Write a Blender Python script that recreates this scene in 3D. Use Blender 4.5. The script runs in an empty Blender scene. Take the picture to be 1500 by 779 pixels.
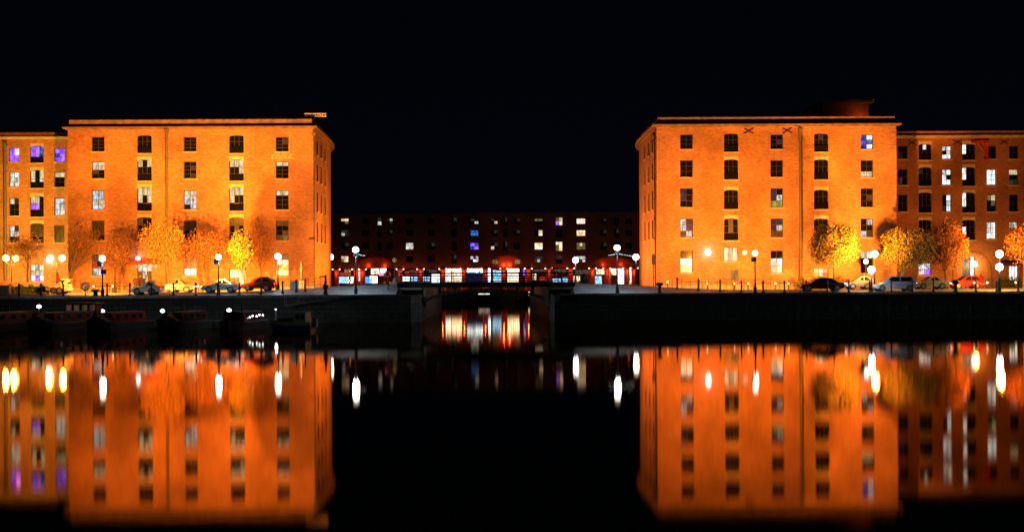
import bpy, bmesh, math, random
from mathutils import Vector, Matrix
random.seed(7)
R = random.random
F = 1900.0; CX = 712.0; CY = 422.5; H = 3.2; K = 0.0045
sc = bpy.context.scene
col = sc.collection

# ------------------------------------------------------------------ helpers
def P(px, py, D):
    dx, dy = px-CX, py-CY
    x = dx-K*dy; y = dy+K*dx
    return Vector((x*D/F, D, H-y*D/F))
def X_(px, D, py=CY): return P(px, py, D).x
def Z_(px, py, D): return P(px, py, D).z
def sm(t):
    t = max(0.0, min(1.0, t)); return t*t*(3-2*t)
def wallD(X): return 123.4+0.135*max(-75, min(75, X))
def gz(X, D):
    hI = 2.95+0.72*sm((27-abs(X))/19.0)
    t = sm((D-wallD(X)-0.7)/6.0)
    return 2.65+(hI-2.65)*t

def tag(o, label=None, cat=None, group=None, kind=None):
    if label: o['label'] = label
    if cat: o['category'] = cat
    if group: o['group'] = group
    if kind: o['kind'] = kind
    return o
def empty(name, loc, label=None, cat=None, group=None, rz=0):
    o = bpy.data.objects.new(name, None); col.objects.link(o)
    o.location = loc; o.rotation_euler = (0, 0, rz); o.empty_display_size = 0.2
    return tag(o, label, cat, group)

class MB:
    def __init__(s): s.v = []; s.f = []; s.m = []
    def poly(s, pts, m=0):
        i = len(s.v); s.v += [Vector(p) for p in pts]
        s.f.append(tuple(range(i, i+len(pts)))); s.m.append(m); return s
    def mesh(s, vs, fs, m=0):
        i = len(s.v); s.v += [Vector(p) for p in vs]
        for f in fs: s.f.append(tuple(i+k for k in f)); s.m.append(m)
        return s
    def hexa(s, a, m=0):
        return s.mesh(a, [(0,3,2,1),(4,5,6,7),(0,1,5,4),(1,2,6,5),(2,3,7,6),(3,0,4,7)], m)
    def box(s, x0, x1, y0, y1, z0, z1, m=0):
        return s.hexa([(x0,y0,z0),(x1,y0,z0),(x1,y1,z0),(x0,y1,z0),(x0,y0,z1),(x1,y0,z1),(x1,y1,z1),(x0,y1,z1)], m)
    def obox(s, o, u, n, u0, u1, d0, d1, z0, z1, m=0):
        def q(a, d, z):
            p = o+u*a+n*d; return (p.x, p.y, z)
        return s.hexa([q(u0,d0,z0),q(u1,d0,z0),q(u1,d1,z0),q(u0,d1,z0),q(u0,d0,z1),q(u1,d0,z1),q(u1,d1,z1),q(u0,d1,z1)], m)
    def tube(s, pts, rad, n=8, m=0, cap=True):
        pts = [Vector(p) for p in pts]
        if not isinstance(rad, (list, tuple)): rad = [rad]*len(pts)
        rings = []
        for i, p in enumerate(pts):
            a = pts[max(0, i-1)]; b = pts[min(len(pts)-1, i+1)]
            d = (b-a); d = d.normalized() if d.length > 1e-9 else Vector((0,0,1))
            h = Vector((1,0,0)) if abs(d.x) < 0.8 else Vector((0,1,0))
            e = d.cross(h).normalized(); g = d.cross(e)
            rings.append([p+(e*math.cos(2*math.pi*k/n)+g*math.sin(2*math.pi*k/n))*rad[i] for k in range(n)])
        vs = [q for r in rings for q in r]; fs = []
        for i in range(len(pts)-1):
            for k in range(n):
                fs.append((i*n+k, i*n+(k+1)%n, (i+1)*n+(k+1)%n, (i+1)*n+k))
        if cap:
            fs.append(tuple(range(n-1, -1, -1))); fs.append(tuple((len(pts)-1)*n+k for k in range(n)))
        return s.mesh(vs, fs, m)
    def lathe(s, c, prof, n=14, m=0):
        c = Vector(c); vs = []; fs = []
        for r, z in prof:
            for k in range(n):
                a = 2*math.pi*k/n; vs.append(c+Vector((r*math.cos(a), r*math.sin(a), z)))
        for i in range(len(prof)-1):
            for k in range(n): fs.append((i*n+k, i*n+(k+1)%n, (i+1)*n+(k+1)%n, (i+1)*n+k))
        fs.append(tuple(range(n-1, -1, -1))); fs.append(tuple((len(prof)-1)*n+k for k in range(n)))
        return s.mesh(vs, fs, m)
    def ball(s, c, r, m=0, n=14, sx=1, sz=1):
        prof = []
        c = Vector(c)
        for i in range(1, n//2):
            t = -math.pi/2+math.pi*i/(n//2); prof.append((r*sx*math.cos(t), r*sz*math.sin(t)))
        prof = [(0.02*r, -r*sz)]+prof+[(0.02*r, r*sz)]
        return s.lathe(c, prof, n, m)
    def prism(s, prof, axis_o, a, b, w0, w1, m=0):
        """profile points (p,q) along vectors a (p) and z (q); extruded along b from w0 to w1"""
        n = len(prof); o = Vector(axis_o)
        vs = [o+a*p+Vector((0,0,q))+b*w0 for p, q in prof]+[o+a*p+Vector((0,0,q))+b*w1 for p, q in prof]
        fs = [tuple(range(n)), tuple(range(2*n-1, n-1, -1))]
        for i in range(n): fs.append((i, i+n, (i+1)%n+n, (i+1)%n))
        return s.mesh(vs, fs, m)
    def torus(s, c, R0, r, nrm='y', n=20, k=8, m=0, a0=0, a1=2*math.pi):
        c = Vector(c); pts = []
        for i in range(n+1):
            a = a0+(a1-a0)*i/n
            d = Vector((math.cos(a)*R0, 0, math.sin(a)*R0)) if nrm == 'y' else Vector((math.cos(a)*R0, math.sin(a)*R0, 0))
            pts.append(c+d)
        return s.tube(pts, r, k, m)
    def build(s, name, mats, parent=None, smooth=False, world=False):
        """verts are given in world coordinates unless the parent is a local-space prototype"""
        me = bpy.data.meshes.new(name)
        org = Vector((0,0,0))
        if parent is not None and not world:
            p = parent; org = Vector((0,0,0))
        if world and parent is not None:
            p = parent
            while p is not None: org = org+p.location; p = p.parent
            vs = [v-org for v in s.v]
        else: vs = s.v
        me.from_pydata([tuple(v) for v in vs], [], s.f)
        if not isinstance(mats, (list, tuple)): mats = [mats]
        for m in mats: me.materials.append(m)
        me.polygons.foreach_set('material_index', s.m)
        bm = bmesh.new(); bm.from_mesh(me); bmesh.ops.recalc_face_normals(bm, faces=bm.faces[:]) if not getattr(s, 'keep', False) else None
        bm.to_mesh(me); bm.free()
        if smooth:
            me.polygons.foreach_set('use_smooth', [True]*len(me.polygons))
        me.update()
        o = bpy.data.objects.new(name, me); col.objects.link(o)
        if parent is not None: o.parent = parent
        return o
def kids(o): return [c for c in bpy.data.objects if c.parent == o]
def copy_tree(o, parent=None):
    c = o.copy(); col.objects.link(c)
    if parent is not None: c.parent = parent
    for ch in list(o.children): copy_tree(ch, c)
    return c

# ------------------------------------------------------------------ materials
def mat(name, color, rough=0.7, metal=0.0, noise=0.0, nscale=4.0, emit=None, es=0.0, bump=0.0, stretch=(1,1,1), col2=None, spec=0.5, alpha=1):
    m = bpy.data.materials.new(name); m.use_nodes = True
    nt = m.node_tree; b = nt.nodes['Principled BSDF']
    b.inputs['Base Color'].default_value = (*color, 1); b.inputs['Roughness'].default_value = rough
    b.inputs['Metallic'].default_value = metal; b.inputs['Specular IOR Level'].default_value = spec
    if noise or bump or col2:
        tc = nt.nodes.new('ShaderNodeNewGeometry'); mp = nt.nodes.new('ShaderNodeMapping')
        mp.inputs['Scale'].default_value = stretch
        nt.links.new(tc.outputs['Position'], mp.inputs['Vector'])
        nz = nt.nodes.new('ShaderNodeTexNoise'); nz.inputs['Scale'].default_value = nscale; nz.inputs['Detail'].default_value = 6
        nt.links.new(mp.outputs[0], nz.inputs['Vector'])
        mx = nt.nodes.new('ShaderNodeMix'); mx.data_type = 'RGBA'
        c2 = col2 or tuple(c*(1-noise) for c in color)
        c1 = color if col2 else tuple(min(1, c*(1+noise)) for c in color)
        mx.inputs[6].default_value = (*c1, 1); mx.inputs[7].default_value = (*c2, 1)
        rp = nt.nodes.new('ShaderNodeMapRange'); rp.inputs[1].default_value = 0.35; rp.inputs[2].default_value = 0.65
        nt.links.new(nz.outputs['Fac'], rp.inputs[0]); nt.links.new(rp.outputs[0], mx.inputs[0])
        nt.links.new(mx.outputs[2], b.inputs['Base Color'])
        if bump:
            bp = nt.nodes.new('ShaderNodeBump'); bp.inputs['Strength'].default_value = bump; bp.inputs['Distance'].default_value = 0.05
            nt.links.new(nz.outputs['Fac'], bp.inputs['Height']); nt.links.new(bp.outputs[0], b.inputs['Normal'])
    if emit:
        b.inputs['Emission Color'].default_value = (*emit, 1); b.inputs['Emission Strength'].default_value = es
    return m
def lit(name, color, strength, var=0.0, scale=2.0, color2=None, sample=False, vert=True):
    """a lit window: emission with uneven interior (curtains, shelves, ceiling lights)"""
    m = bpy.data.materials.new(name); m.use_nodes = True; nt = m.node_tree; b = nt.nodes['Principled BSDF']
    b.inputs['Base Color'].default_value = (.02,.02,.02,1); b.inputs['Roughness'].default_value = .2
    b.inputs['Emission Color'].default_value = (*color, 1); b.inputs['Emission Strength'].default_value = strength
    if var:
        tc = nt.nodes.new('ShaderNodeNewGeometry'); mp = nt.nodes.new('ShaderNodeMapping')
        mp.inputs['Scale'].default_value = (2.2, 2.2, .7) if vert else (1, 1, 1.4)
        nt.links.new(tc.outputs['Position'], mp.inputs['Vector'])
        nz = nt.nodes.new('ShaderNodeTexNoise'); nz.inputs['Scale'].default_value = scale; nz.inputs['Detail'].default_value = 3
        nt.links.new(mp.outputs[0], nz.inputs['Vector'])
        rp = nt.nodes.new('ShaderNodeMapRange'); rp.inputs[1].default_value = .36; rp.inputs[2].default_value = .62
        rp.inputs[3].default_value = strength*(1-var); rp.inputs[4].default_value = strength*(1+var*.5)
        nt.links.new(nz.outputs['Fac'], rp.inputs[0]); nt.links.new(rp.outputs[0], b.inputs['Emission Strength'])
        if color2:
            mx = nt.nodes.new('ShaderNodeMix'); mx.data_type = 'RGBA'
            mx.inputs[6].default_value = (*color2, 1); mx.inputs[7].default_value = (*color, 1)
            nz2 = nt.nodes.new('ShaderNodeTexNoise'); nz2.inputs['Scale'].default_value = scale*.8
            nt.links.new(tc.outputs['Position'], nz2.inputs['Vector'])
            r2 = nt.nodes.new('ShaderNodeMapRange'); r2.inputs[1].default_value = .42; r2.inputs[2].default_value = .58
            nt.links.new(nz2.outputs['Fac'], r2.inputs[0]); nt.links.new(r2.outputs[0], mx.inputs[0])
            nt.links.new(mx.outputs[2], b.inputs['Emission Color'])
    if not sample: m.cycles.emission_sampling = 'NONE'
    return m
def brick_mat(name, c1, c2, mortar, stain=0.35):
    m = bpy.data.materials.new(name); m.use_nodes = True; nt = m.node_tree; b = nt.nodes['Principled BSDF']
    N = nt.nodes.new; L = nt.links.new
    g = N('ShaderNodeNewGeometry'); sep = N('ShaderNodeSeparateXYZ'); L(g.outputs['Position'], sep.inputs[0])
    ad = N('ShaderNodeMath'); ad.operation = 'ADD'; L(sep.outputs[0], ad.inputs[0]); L(sep.outputs[1], ad.inputs[1])
    cb = N('ShaderNodeCombineXYZ'); L(ad.outputs[0], cb.inputs[0]); L(sep.outputs[2], cb.inputs[1])
    br = N('ShaderNodeTexBrick'); br.inputs['Scale'].default_value = 1.0
    br.inputs['Brick Width'].default_value = .46; br.inputs['Row Height'].default_value = .15; br.inputs['Mortar Size'].default_value = .012
    br.inputs['Color1'].default_value = (*c1, 1); br.inputs['Color2'].default_value = (*c2, 1); br.inputs['Mortar'].default_value = (*mortar, 1)
    L(cb.outputs[0], br.inputs['Vector'])
    mp = N('ShaderNodeMapping'); mp.inputs['Scale'].default_value = (1.5, 4.5, 1); L(cb.outputs[0], mp.inputs[0])
    nz = N('ShaderNodeTexNoise'); nz.inputs['Scale'].default_value = 1.6; nz.inputs['Detail'].default_value = 8; nz.inputs['Roughness'].default_value = .7
    L(mp.outputs[0], nz.inputs['Vector'])
    n2 = N('ShaderNodeTexNoise'); n2.inputs['Scale'].default_value = .22; n2.inputs['Detail'].default_value = 4; L(cb.outputs[0], n2.inputs['Vector'])
    s = N('ShaderNodeMath'); s.operation = 'ADD'; L(nz.outputs['Fac'], s.inputs[0]); L(n2.outputs['Fac'], s.inputs[1])
    rp = N('ShaderNodeMapRange'); rp.inputs[1].default_value = .75; rp.inputs[2].default_value = 1.25
    rp.inputs[3].default_value = 1-stain; rp.inputs[4].default_value = 1+stain*.6; L(s.outputs[0], rp.inputs[0])
    mx = N('ShaderNodeVectorMath'); mx.operation = 'SCALE'; L(br.outputs['Color'], mx.inputs[0]); L(rp.outputs[0], mx.inputs['Scale'])
    L(mx.outputs[0], b.inputs['Base Color']); b.inputs['Roughness'].default_value = .85
    bp = N('ShaderNodeBump'); bp.inputs['Strength'].default_value = .4; bp.inputs['Distance'].default_value = .02
    L(nz.outputs['Fac'], bp.inputs['Height']); L(bp.outputs[0], b.inputs['Normal'])
    return m

M = {}
M['brick'] = brick_mat('orange_brick', (.47,.23,.11), (.33,.14,.065), (.42,.27,.16), .46)
M['brick_red'] = brick_mat('red_brick', (.40,.15,.08), (.29,.10,.055), (.34,.2,.13), .46)
M['stone'] = mat('pale_stone', (.46,.36,.25), .8, noise=.2, nscale=2, bump=.2)
M['stone_dark'] = mat('weathered_stone', (.2,.15,.11), .85, noise=.3, nscale=2)
M['coping_warm'] = mat('parapet_coping', (.20,.12,.07), .8, noise=.3, nscale=1.5)
M['guard'] = mat('guard_black', (.004,.004,.004), .9, spec=.1)
M['lintel'] = mat('cream_lintel', (.55,.45,.27), .7, noise=.2)
M['roof'] = mat('slate', (.05,.05,.055), .7, noise=.2)
M['frame'] = mat('window_frame', (.035,.03,.028), .5)
M['glass'] = mat('dark_glass', (.006,.007,.009), .15, spec=.35)
M['curtain'] = mat('curtained_glass', (.035,.028,.024), .4, noise=.6, nscale=3, stretch=(2.5,2.5,.4))
M['w'] = lit('warm_lit', (1,.80,.45), .75, .45, 1.6)
M['W'] = lit('bright_warm', (1,.86,.6), 1.3, .35, 1.4, (1,.6,.25))
M['c'] = lit('cool_lit', (.75,.88,1), .75, .7, 1.8, (1,.85,.6))
M['C'] = lit('bright_cool', (.82,.93,1), 1.4, .55, 1.6, (1,.9,.75))
M['b'] = lit('blue_lit', (.03,.07,.9), .5, .8, 2.4, (.08,.4,1))
M['v'] = lit('violet_lit', (.16,.05,1), 1.8, .4, 2.0, (.4,.12,1))
M['m'] = lit('magenta_lit', (1,.25,1), 4)
M['g'] = lit('dim_grey', (.5,.55,.45), .045, .7, 1.5)
M['o'] = lit('dim_olive', (1,.75,.25), .16, .5, 1.5)
M['y'] = lit('yellow_green', (.6,.7,.12), .45, .5, 1.5)
M['r'] = lit('red_sign', (1,.05,.015), .55, .35, 1.5, (1,.4,.12), vert=False)
M['k'] = mat('navy_board', (.02,.04,.14), .5, emit=(.03,.06,.3), es=.12)
CODE = '.xwWcCbvmgoyrkn'
M['n'] = lit('navy_glow', (.04,.08,.4), .14, .8, 2)
PANES = [M['glass'], M['curtain']]+[M[k] for k in CODE[2:]]
M['iron'] = mat('black_iron', (.012,.012,.014), .45, .3)
M['iron_blue'] = mat('blue_black_iron', (.03,.03,.09), .4)
M['iron_rail'] = mat('rail_iron', (.02,.02,.02), .5, .4)
M['column_red'] = mat('red_painted_iron', (.55,.10,.03), .5)
M['globe'] = lit('lamp_globe', (.92,.95,1), 15, sample=True)
M['globe_small'] = lit('lamp_globe_small', (.9,.95,1), 9, sample=True)
M['globe_warm'] = lit('lamp_globe_warm', (1,.82,.5), 16, sample=True)
M['globe_yellow'] = lit('sodium_lamp', (1,.62,.08), 20, sample=True)
M['candle'] = lit('path_light', (1,.72,.3), 5.0, sample=True)
M['spotdot'] = lit('column_spotlight', (1,.55,.35), 9)
M['fairy'] = lit('string_bulb', (.75,.95,1), 5)
M['pipe'] = mat('drainpipe_iron', (.12,.10,.09), .6)
M['wall_stone'] = None
M['bark'] = mat('bark', (.10,.065,.04), .9, noise=.3, nscale=8)
M['leaf_yellow'] = mat('yellow_leaves', (.18,.14,.022), .6, col2=(.12,.09,.016), nscale=2.2)
M['leaf_gold'] = mat('golden_leaves', (.17,.11,.01), .6, col2=(.10,.06,.007), nscale=2.5)
M['leaf_orange'] = mat('orange_leaves', (.36,.18,.04), .6, col2=(.16,.08,.02), nscale=2.5)
M['leaf_brown'] = mat('brown_leaves', (.30,.13,.04), .7, col2=(.17,.07,.025), nscale=2.5)
M['leaf_russet'] = mat('russet_leaves', (.60,.24,.05), .6, col2=(.35,.12,.03), nscale=2.5)
M['leaf_green'] = mat('green_leaves', (.07,.11,.02), .6, col2=(.035,.06,.012), nscale=3)
M['tyre'] = mat('tyre', (.012,.012,.012), .8)
M['rim'] = mat('alloy_rim', (.45,.45,.46), .3, .8)
M['carglass'] = mat('car_glass', (.01,.012,.015), .08)
M['hl'] = lit('headlamp', (1,.95,.9), 5)
M['tl'] = lit('tail_lamp', (1,.04,.02), 2.5)
M['redpaint'] = mat('red_paint', (.45,.03,.02), .4)
M['white'] = mat('white_paint', (.6,.58,.52), .5)
M['cream'] = mat('cream_paint', (.55,.48,.36), .6)
M['grey'] = mat('grey_paint', (.16,.17,.17), .5)
M['tarp'] = mat('dark_tarpaulin', (.03,.04,.06), .7, noise=.4, nscale=3, stretch=(6,6,.3))
M['bluehull'] = mat('blue_hull', (.04,.06,.30), .35)
M['blackhull'] = mat('black_hull', (.008,.008,.009), .6, spec=.15)
M['wood'] = mat('pontoon_timber', (.10,.08,.055), .8, noise=.3, nscale=5)
M['awning_dark'] = mat('dark_red_cloth', (.15,.012,.01), .8)
M['awning'] = mat('red_awning', (.5,.05,.02), .7)
M['skin'] = mat('skin', (.35,.2,.13), .6)
M['coat'] = mat('dark_coat', (.04,.015,.02), .8)
M['coat_grey'] = mat('grey_coat', (.16,.17,.2), .8)
M['trouser'] = mat('trousers', (.02,.02,.03), .8)
M['hair'] = mat('hair', (.03,.018,.012), .8)

# ground setts
def setts():
    m = bpy.data.materials.new('stone_setts'); m.use_nodes = True; nt = m.node_tree; b = nt.nodes['Principled BSDF']
    N = nt.nodes.new; L = nt.links.new
    g = N('ShaderNodeNewGeometry')
    br = N('ShaderNodeTexBrick'); br.inputs['Brick Width'].default_value = .34; br.inputs['Row Height'].default_value = .26
    br.inputs['Scale'].default_value = 1; br.inputs['Mortar Size'].default_value = .025
    br.inputs['Color1'].default_value = (.32,.33,.33,1); br.inputs['Color2'].default_value = (.2,.21,.21,1); br.inputs['Mortar'].default_value = (.08,.08,.075,1)
    L(g.outputs['Position'], br.inputs['Vector'])
    nz = N('ShaderNodeTexNoise'); nz.inputs['Scale'].default_value = .5; nz.inputs['Detail'].default_value = 6; L(g.outputs['Position'], nz.inputs['Vector'])
    rp = N('ShaderNodeMapRange'); rp.inputs[3].default_value = .4; rp.inputs[4].default_value = 1.6; L(nz.outputs['Fac'], rp.inputs[0])
    mx = N('ShaderNodeVectorMath'); mx.operation = 'SCALE'; L(br.outputs['Color'], mx.inputs[0]); L(rp.outputs[0], mx.inputs['Scale'])
    L(mx.outputs[0], b.inputs['Base Color']); b.inputs['Roughness'].default_value = .55
    bp = N('ShaderNodeBump'); bp.inputs['Strength'].default_value = .6; bp.inputs['Distance'].default_value = .03
    L(br.outputs['Fac'], bp.inputs['Height']); bp.invert = True; L(bp.outputs[0], b.inputs['Normal'])
    return m
M['setts'] = setts()
def quaystone():
    m = bpy.data.materials.new('dock_wall_stone'); m.use_nodes = True; nt = m.node_tree; b = nt.nodes['Principled BSDF']
    N = nt.nodes.new; L = nt.links.new
    g = N('ShaderNodeNewGeometry'); sep = N('ShaderNodeSeparateXYZ'); L(g.outputs['Position'], sep.inputs[0])
    ad = N('ShaderNodeMath'); ad.operation = 'ADD'; L(sep.outputs[0], ad.inputs[0]); L(sep.outputs[1], ad.inputs[1])
    cb = N('ShaderNodeCombineXYZ'); L(ad.outputs[0], cb.inputs[0]); L(sep.outputs[2], cb.inputs[1])
    br = N('ShaderNodeTexBrick'); br.inputs['Brick Width'].default_value = 1.3; br.inputs['Row Height'].default_value = .45
    br.inputs['Scale'].default_value = 1; br.inputs['Mortar Size'].default_value = .02
    br.inputs['Color1'].default_value = (.16,.19,.15,1); br.inputs['Color2'].default_value = (.10,.12,.10,1); br.inputs['Mortar'].default_value = (.015,.015,.012,1)
    L(cb.outputs[0], br.inputs['Vector'])
    # pale streaks running down the stone
    mp = N('ShaderNodeMapping'); mp.inputs['Scale'].default_value = (1.6,.35,1); L(cb.outputs[0], mp.inputs[0])
    nz = N('ShaderNodeTexNoise'); nz.inputs['Scale'].default_value = 1.5; nz.inputs['Detail'].default_value = 7; nz.inputs['Roughness'].default_value = .7; L(mp.outputs[0], nz.inputs['Vector'])
    rp = N('ShaderNodeMapRange'); rp.inputs[1].default_value = .53; rp.inputs[2].default_value = .66; L(nz.outputs['Fac'], rp.inputs[0])
    zr = N('ShaderNodeMapRange'); zr.inputs[1].default_value = 2.2; zr.inputs[2].default_value = 1.2; L(sep.outputs[2], zr.inputs[0])
    xr = N('ShaderNodeMapRange'); xr.inputs[1].default_value = 20; xr.inputs[2].default_value = 32; xr.inputs[3].default_value = .12; L(sep.outputs[0], xr.inputs[0])
    m1 = N('ShaderNodeMath'); m1.operation = 'MULTIPLY'; L(rp.outputs[0], m1.inputs[0]); L(zr.outputs[0], m1.inputs[1])
    m2 = N('ShaderNodeMath'); m2.operation = 'MULTIPLY'; L(m1.outputs[0], m2.inputs[0]); L(xr.outputs[0], m2.inputs[1])
    mx = N('ShaderNodeMix'); mx.data_type = 'RGBA'; mx.inputs[7].default_value = (.5,.52,.56,1); L(m2.outputs[0], mx.inputs[0]); L(br.outputs['Color'], mx.inputs[6])
    L(mx.outputs[2], b.inputs['Base Color']); b.inputs['Roughness'].default_value = .75
    bp = N('ShaderNodeBump'); bp.inputs['Strength'].default_value = .5; bp.inputs['Distance'].default_value = .04
    L(nz.outputs['Fac'], bp.inputs['Height']); L(bp.outputs[0], b.inputs['Normal'])
    return m
M['wall_stone'] = quaystone()

# ------------------------------------------------------------------ camera, world
cd = bpy.data.cameras.new('camera'); cam = bpy.data.objects.new('camera', cd); col.objects.link(cam)
cam.location = (0, 0, H); cam.rotation_euler = (math.radians(90), K, 0)
cd.sensor_width = 36; cd.lens = F/1500*36; cd.shift_x = (750-CX)/1500; cd.shift_y = (CY-389.5)/1500; cd.clip_end = 6000; cd.clip_start = .1
sc.camera = cam
w = bpy.data.worlds.new('World'); sc.world = w; w.use_nodes = True
nt = w.node_tree; bg = nt.nodes['Background']
tc = nt.nodes.new('ShaderNodeTexCoord'); sp = nt.nodes.new('ShaderNodeSeparateXYZ'); nt.links.new(tc.outputs['Generated'], sp.inputs[0])
mr = nt.nodes.new('ShaderNodeMapRange'); mr.inputs[1].default_value = 0; mr.inputs[2].default_value = .28; nt.links.new(sp.outputs[2], mr.inputs[0])
cr = nt.nodes.new('ShaderNodeMix'); cr.data_type = 'RGBA'
cr.inputs[6].default_value = (.0006,.0013,.0033,1); cr.inputs[7].default_value = (.0003,.0007,.0015,1)
nt.links.new(mr.outputs[0], cr.inputs[0]); nt.links.new(cr.outputs[2], bg.inputs['Color']); bg.inputs['Strength'].default_value = 1.0
sc.view_settings.view_transform = 'Standard'; sc.view_settings.look = 'None'; sc.view_settings.exposure = 0; sc.view_settings.gamma = 1
sc.render.engine = 'CYCLES'; sc.cycles.max_bounces = 5; sc.cycles.use_light_tree = True
sc.cycles.sample_clamp_indirect = 4.0

# ------------------------------------------------------------------ water and ground
wm = bpy.data.materials.new('dock_water'); wm.use_nodes = True; nt = wm.node_tree; b = nt.nodes['Principled BSDF']
b.inputs['Base Color'].default_value = (.0006,.001,.0012,1); b.inputs['Roughness'].default_value = .040
b.inputs['IOR'].default_value = 1.33; b.inputs['Specular IOR Level'].default_value = .36
g = nt.nodes.new('ShaderNodeNewGeometry'); mp = nt.nodes.new('ShaderNodeMapping'); mp.inputs['Scale'].default_value = (.5, 1.4, 1)
nt.links.new(g.outputs['Position'], mp.inputs[0])
nz = nt.nodes.new('ShaderNodeTexNoise'); nz.inputs['Scale'].default_value = 1.0; nz.inputs['Detail'].default_value = 3
nt.links.new(mp.outputs[0], nz.inputs['Vector'])
bp = nt.nodes.new('ShaderNodeBump'); bp.inputs['Strength'].default_value = 1; bp.inputs['Distance'].default_value = .0004
nt.links.new(nz.outputs['Fac'], bp.inputs['Height'])
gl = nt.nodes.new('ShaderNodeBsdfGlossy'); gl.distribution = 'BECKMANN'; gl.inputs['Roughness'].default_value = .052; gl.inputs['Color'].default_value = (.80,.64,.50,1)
df = nt.nodes.new('ShaderNodeBsdfDiffuse'); df.inputs['Color'].default_value = (.0008,.0012,.0014,1)
fn = nt.nodes.new('ShaderNodeFresnel'); fn.inputs['IOR'].default_value = 1.33
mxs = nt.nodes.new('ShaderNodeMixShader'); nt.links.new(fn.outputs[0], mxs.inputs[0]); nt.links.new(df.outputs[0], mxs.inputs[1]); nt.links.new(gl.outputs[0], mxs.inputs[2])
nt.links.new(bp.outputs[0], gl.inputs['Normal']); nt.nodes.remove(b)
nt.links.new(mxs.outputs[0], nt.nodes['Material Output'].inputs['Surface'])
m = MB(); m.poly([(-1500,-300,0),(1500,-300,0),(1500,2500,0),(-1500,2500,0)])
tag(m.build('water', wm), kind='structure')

def quay(sgn):
    xs = [8.6,10,12,14,16,18,20,22,24,26,28,32,40,60,80,140]
    offs = [0,.7,1.5,2.5,3.5,4.5,5.5,6.7,9,12,18,26,40,62]
    m = MB(); n = len(offs)
    vs = [(sgn*x, wallD(sgn*x)+o+(.35 if o == 0 else 0), gz(sgn*x, wallD(sgn*x)+o)) for x in xs for o in offs]; fs = []
    for i in range(len(xs)-1):
        for j in range(n-1): fs.append((i*n+j, (i+1)*n+j, (i+1)*n+j+1, i*n+j+1))
    m.mesh(vs, fs)
    # skirts
    for j in range(n-1):
        a = vs[j]; c = vs[j+1]; m.poly([a, c, (c[0],c[1],-1), (a[0],a[1],-1)])
    # strip beside the passage beyond the bridge
    D0 = wallD(0)+9.5; D1 = wallD(sgn*8.6)+62
    m.poly([(sgn*6.3,D0,3.66),(sgn*8.6,D0,3.66),(sgn*8.6,D1,3.66),(sgn*6.3,D1,3.66)])
    # ledge under the bridge end
    m.poly([(sgn*6.3,wallD(0)-.4,2.646),(sgn*8.6,wallD(0)-.4+0,2.646),(sgn*8.6,D0,2.646),(sgn*6.3,D0,2.646)])
    tag(m.build('quayside', M['setts']), kind='structure')
    # quay wall
    side = 'left' if sgn < 0 else 'right'
    root = empty('dock_wall', (sgn*40, wallD(sgn*40), 0), 'dark wet stone dock wall under the '+side+' quay'+(' behind the moored boats' if sgn < 0 else ', streaked with pale marks'), 'dock wall', 'dock walls along the water')
    mw = MB()
    pts = [(6.3, wallD(0)+.55), (6.5, wallD(0)+.12), (7.1, wallD(0)-.25+.135*sgn*7)]+[(x, wallD(sgn*x)) for x in (9, 140)]
    for i in range(len(pts)-1):
        (x0,d0),(x1,d1) = pts[i], pts[i+1]
        mw.poly([(sgn*x0,d0,-2),(sgn*x1,d1,-2),(sgn*x1,d1,2.5),(sgn*x0,d0,2.5)])
        mw.poly([(sgn*x0,d0,2.5),(sgn*x1,d1,2.5),(sgn*x1,d1+.6,2.5),(sgn*x0,d0+.6,2.5)])
    mw.poly([(sgn*6.3,wallD(0)+.55,-2),(sgn*6.3,D1,-2),(sgn*6.3,D1,2.6),(sgn*6.3,wallD(0)+.55,2.6)])
    mw.poly([(sgn*6.3,D0,2.6),(sgn*6.3,D1,2.6),(sgn*6.3,D1,3.66),(sgn*6.3,D0,3.66)])
    mw.poly([(sgn*6.3,D0,2.6),(sgn*8.6,D0,2.6),(sgn*8.6,D0,3.66),(sgn*6.3,D0,3.66)])
    mw.build('masonry', M['wall_stone'], root, world=True)
    mc = MB()
    x = 8.6
    while x < 78:
        x1 = x+1.5+R()*.5
        a0, a1 = sgn*x, sgn*(x1-.012)
        d0, d1 = wallD(a0)-.05, wallD(a1)-.05
        zt = 2.68+R()*.012
        mc.hexa([(a0,d0,2.46),(a1,d1,2.46),(a1,d1+.75,2.46),(a0,d0+.75,2.46),(a0,d0,zt),(a1,d1,zt),(a1,d1+.75,zt),(a0,d0+.75,zt)])
        x = x1
    mc.build('coping', M['coping'], root, world=True)
M['coping'] = mat('coping_stone', (.30,.31,.30), .6, noise=.35, nscale=1.2, bump=.3)
quay(-1); quay(1)
# far quay
m = MB(); m.box(-140,140,318,460,-2,2.6); tag(m.build('far_quay', M['setts']), kind='structure')

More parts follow.
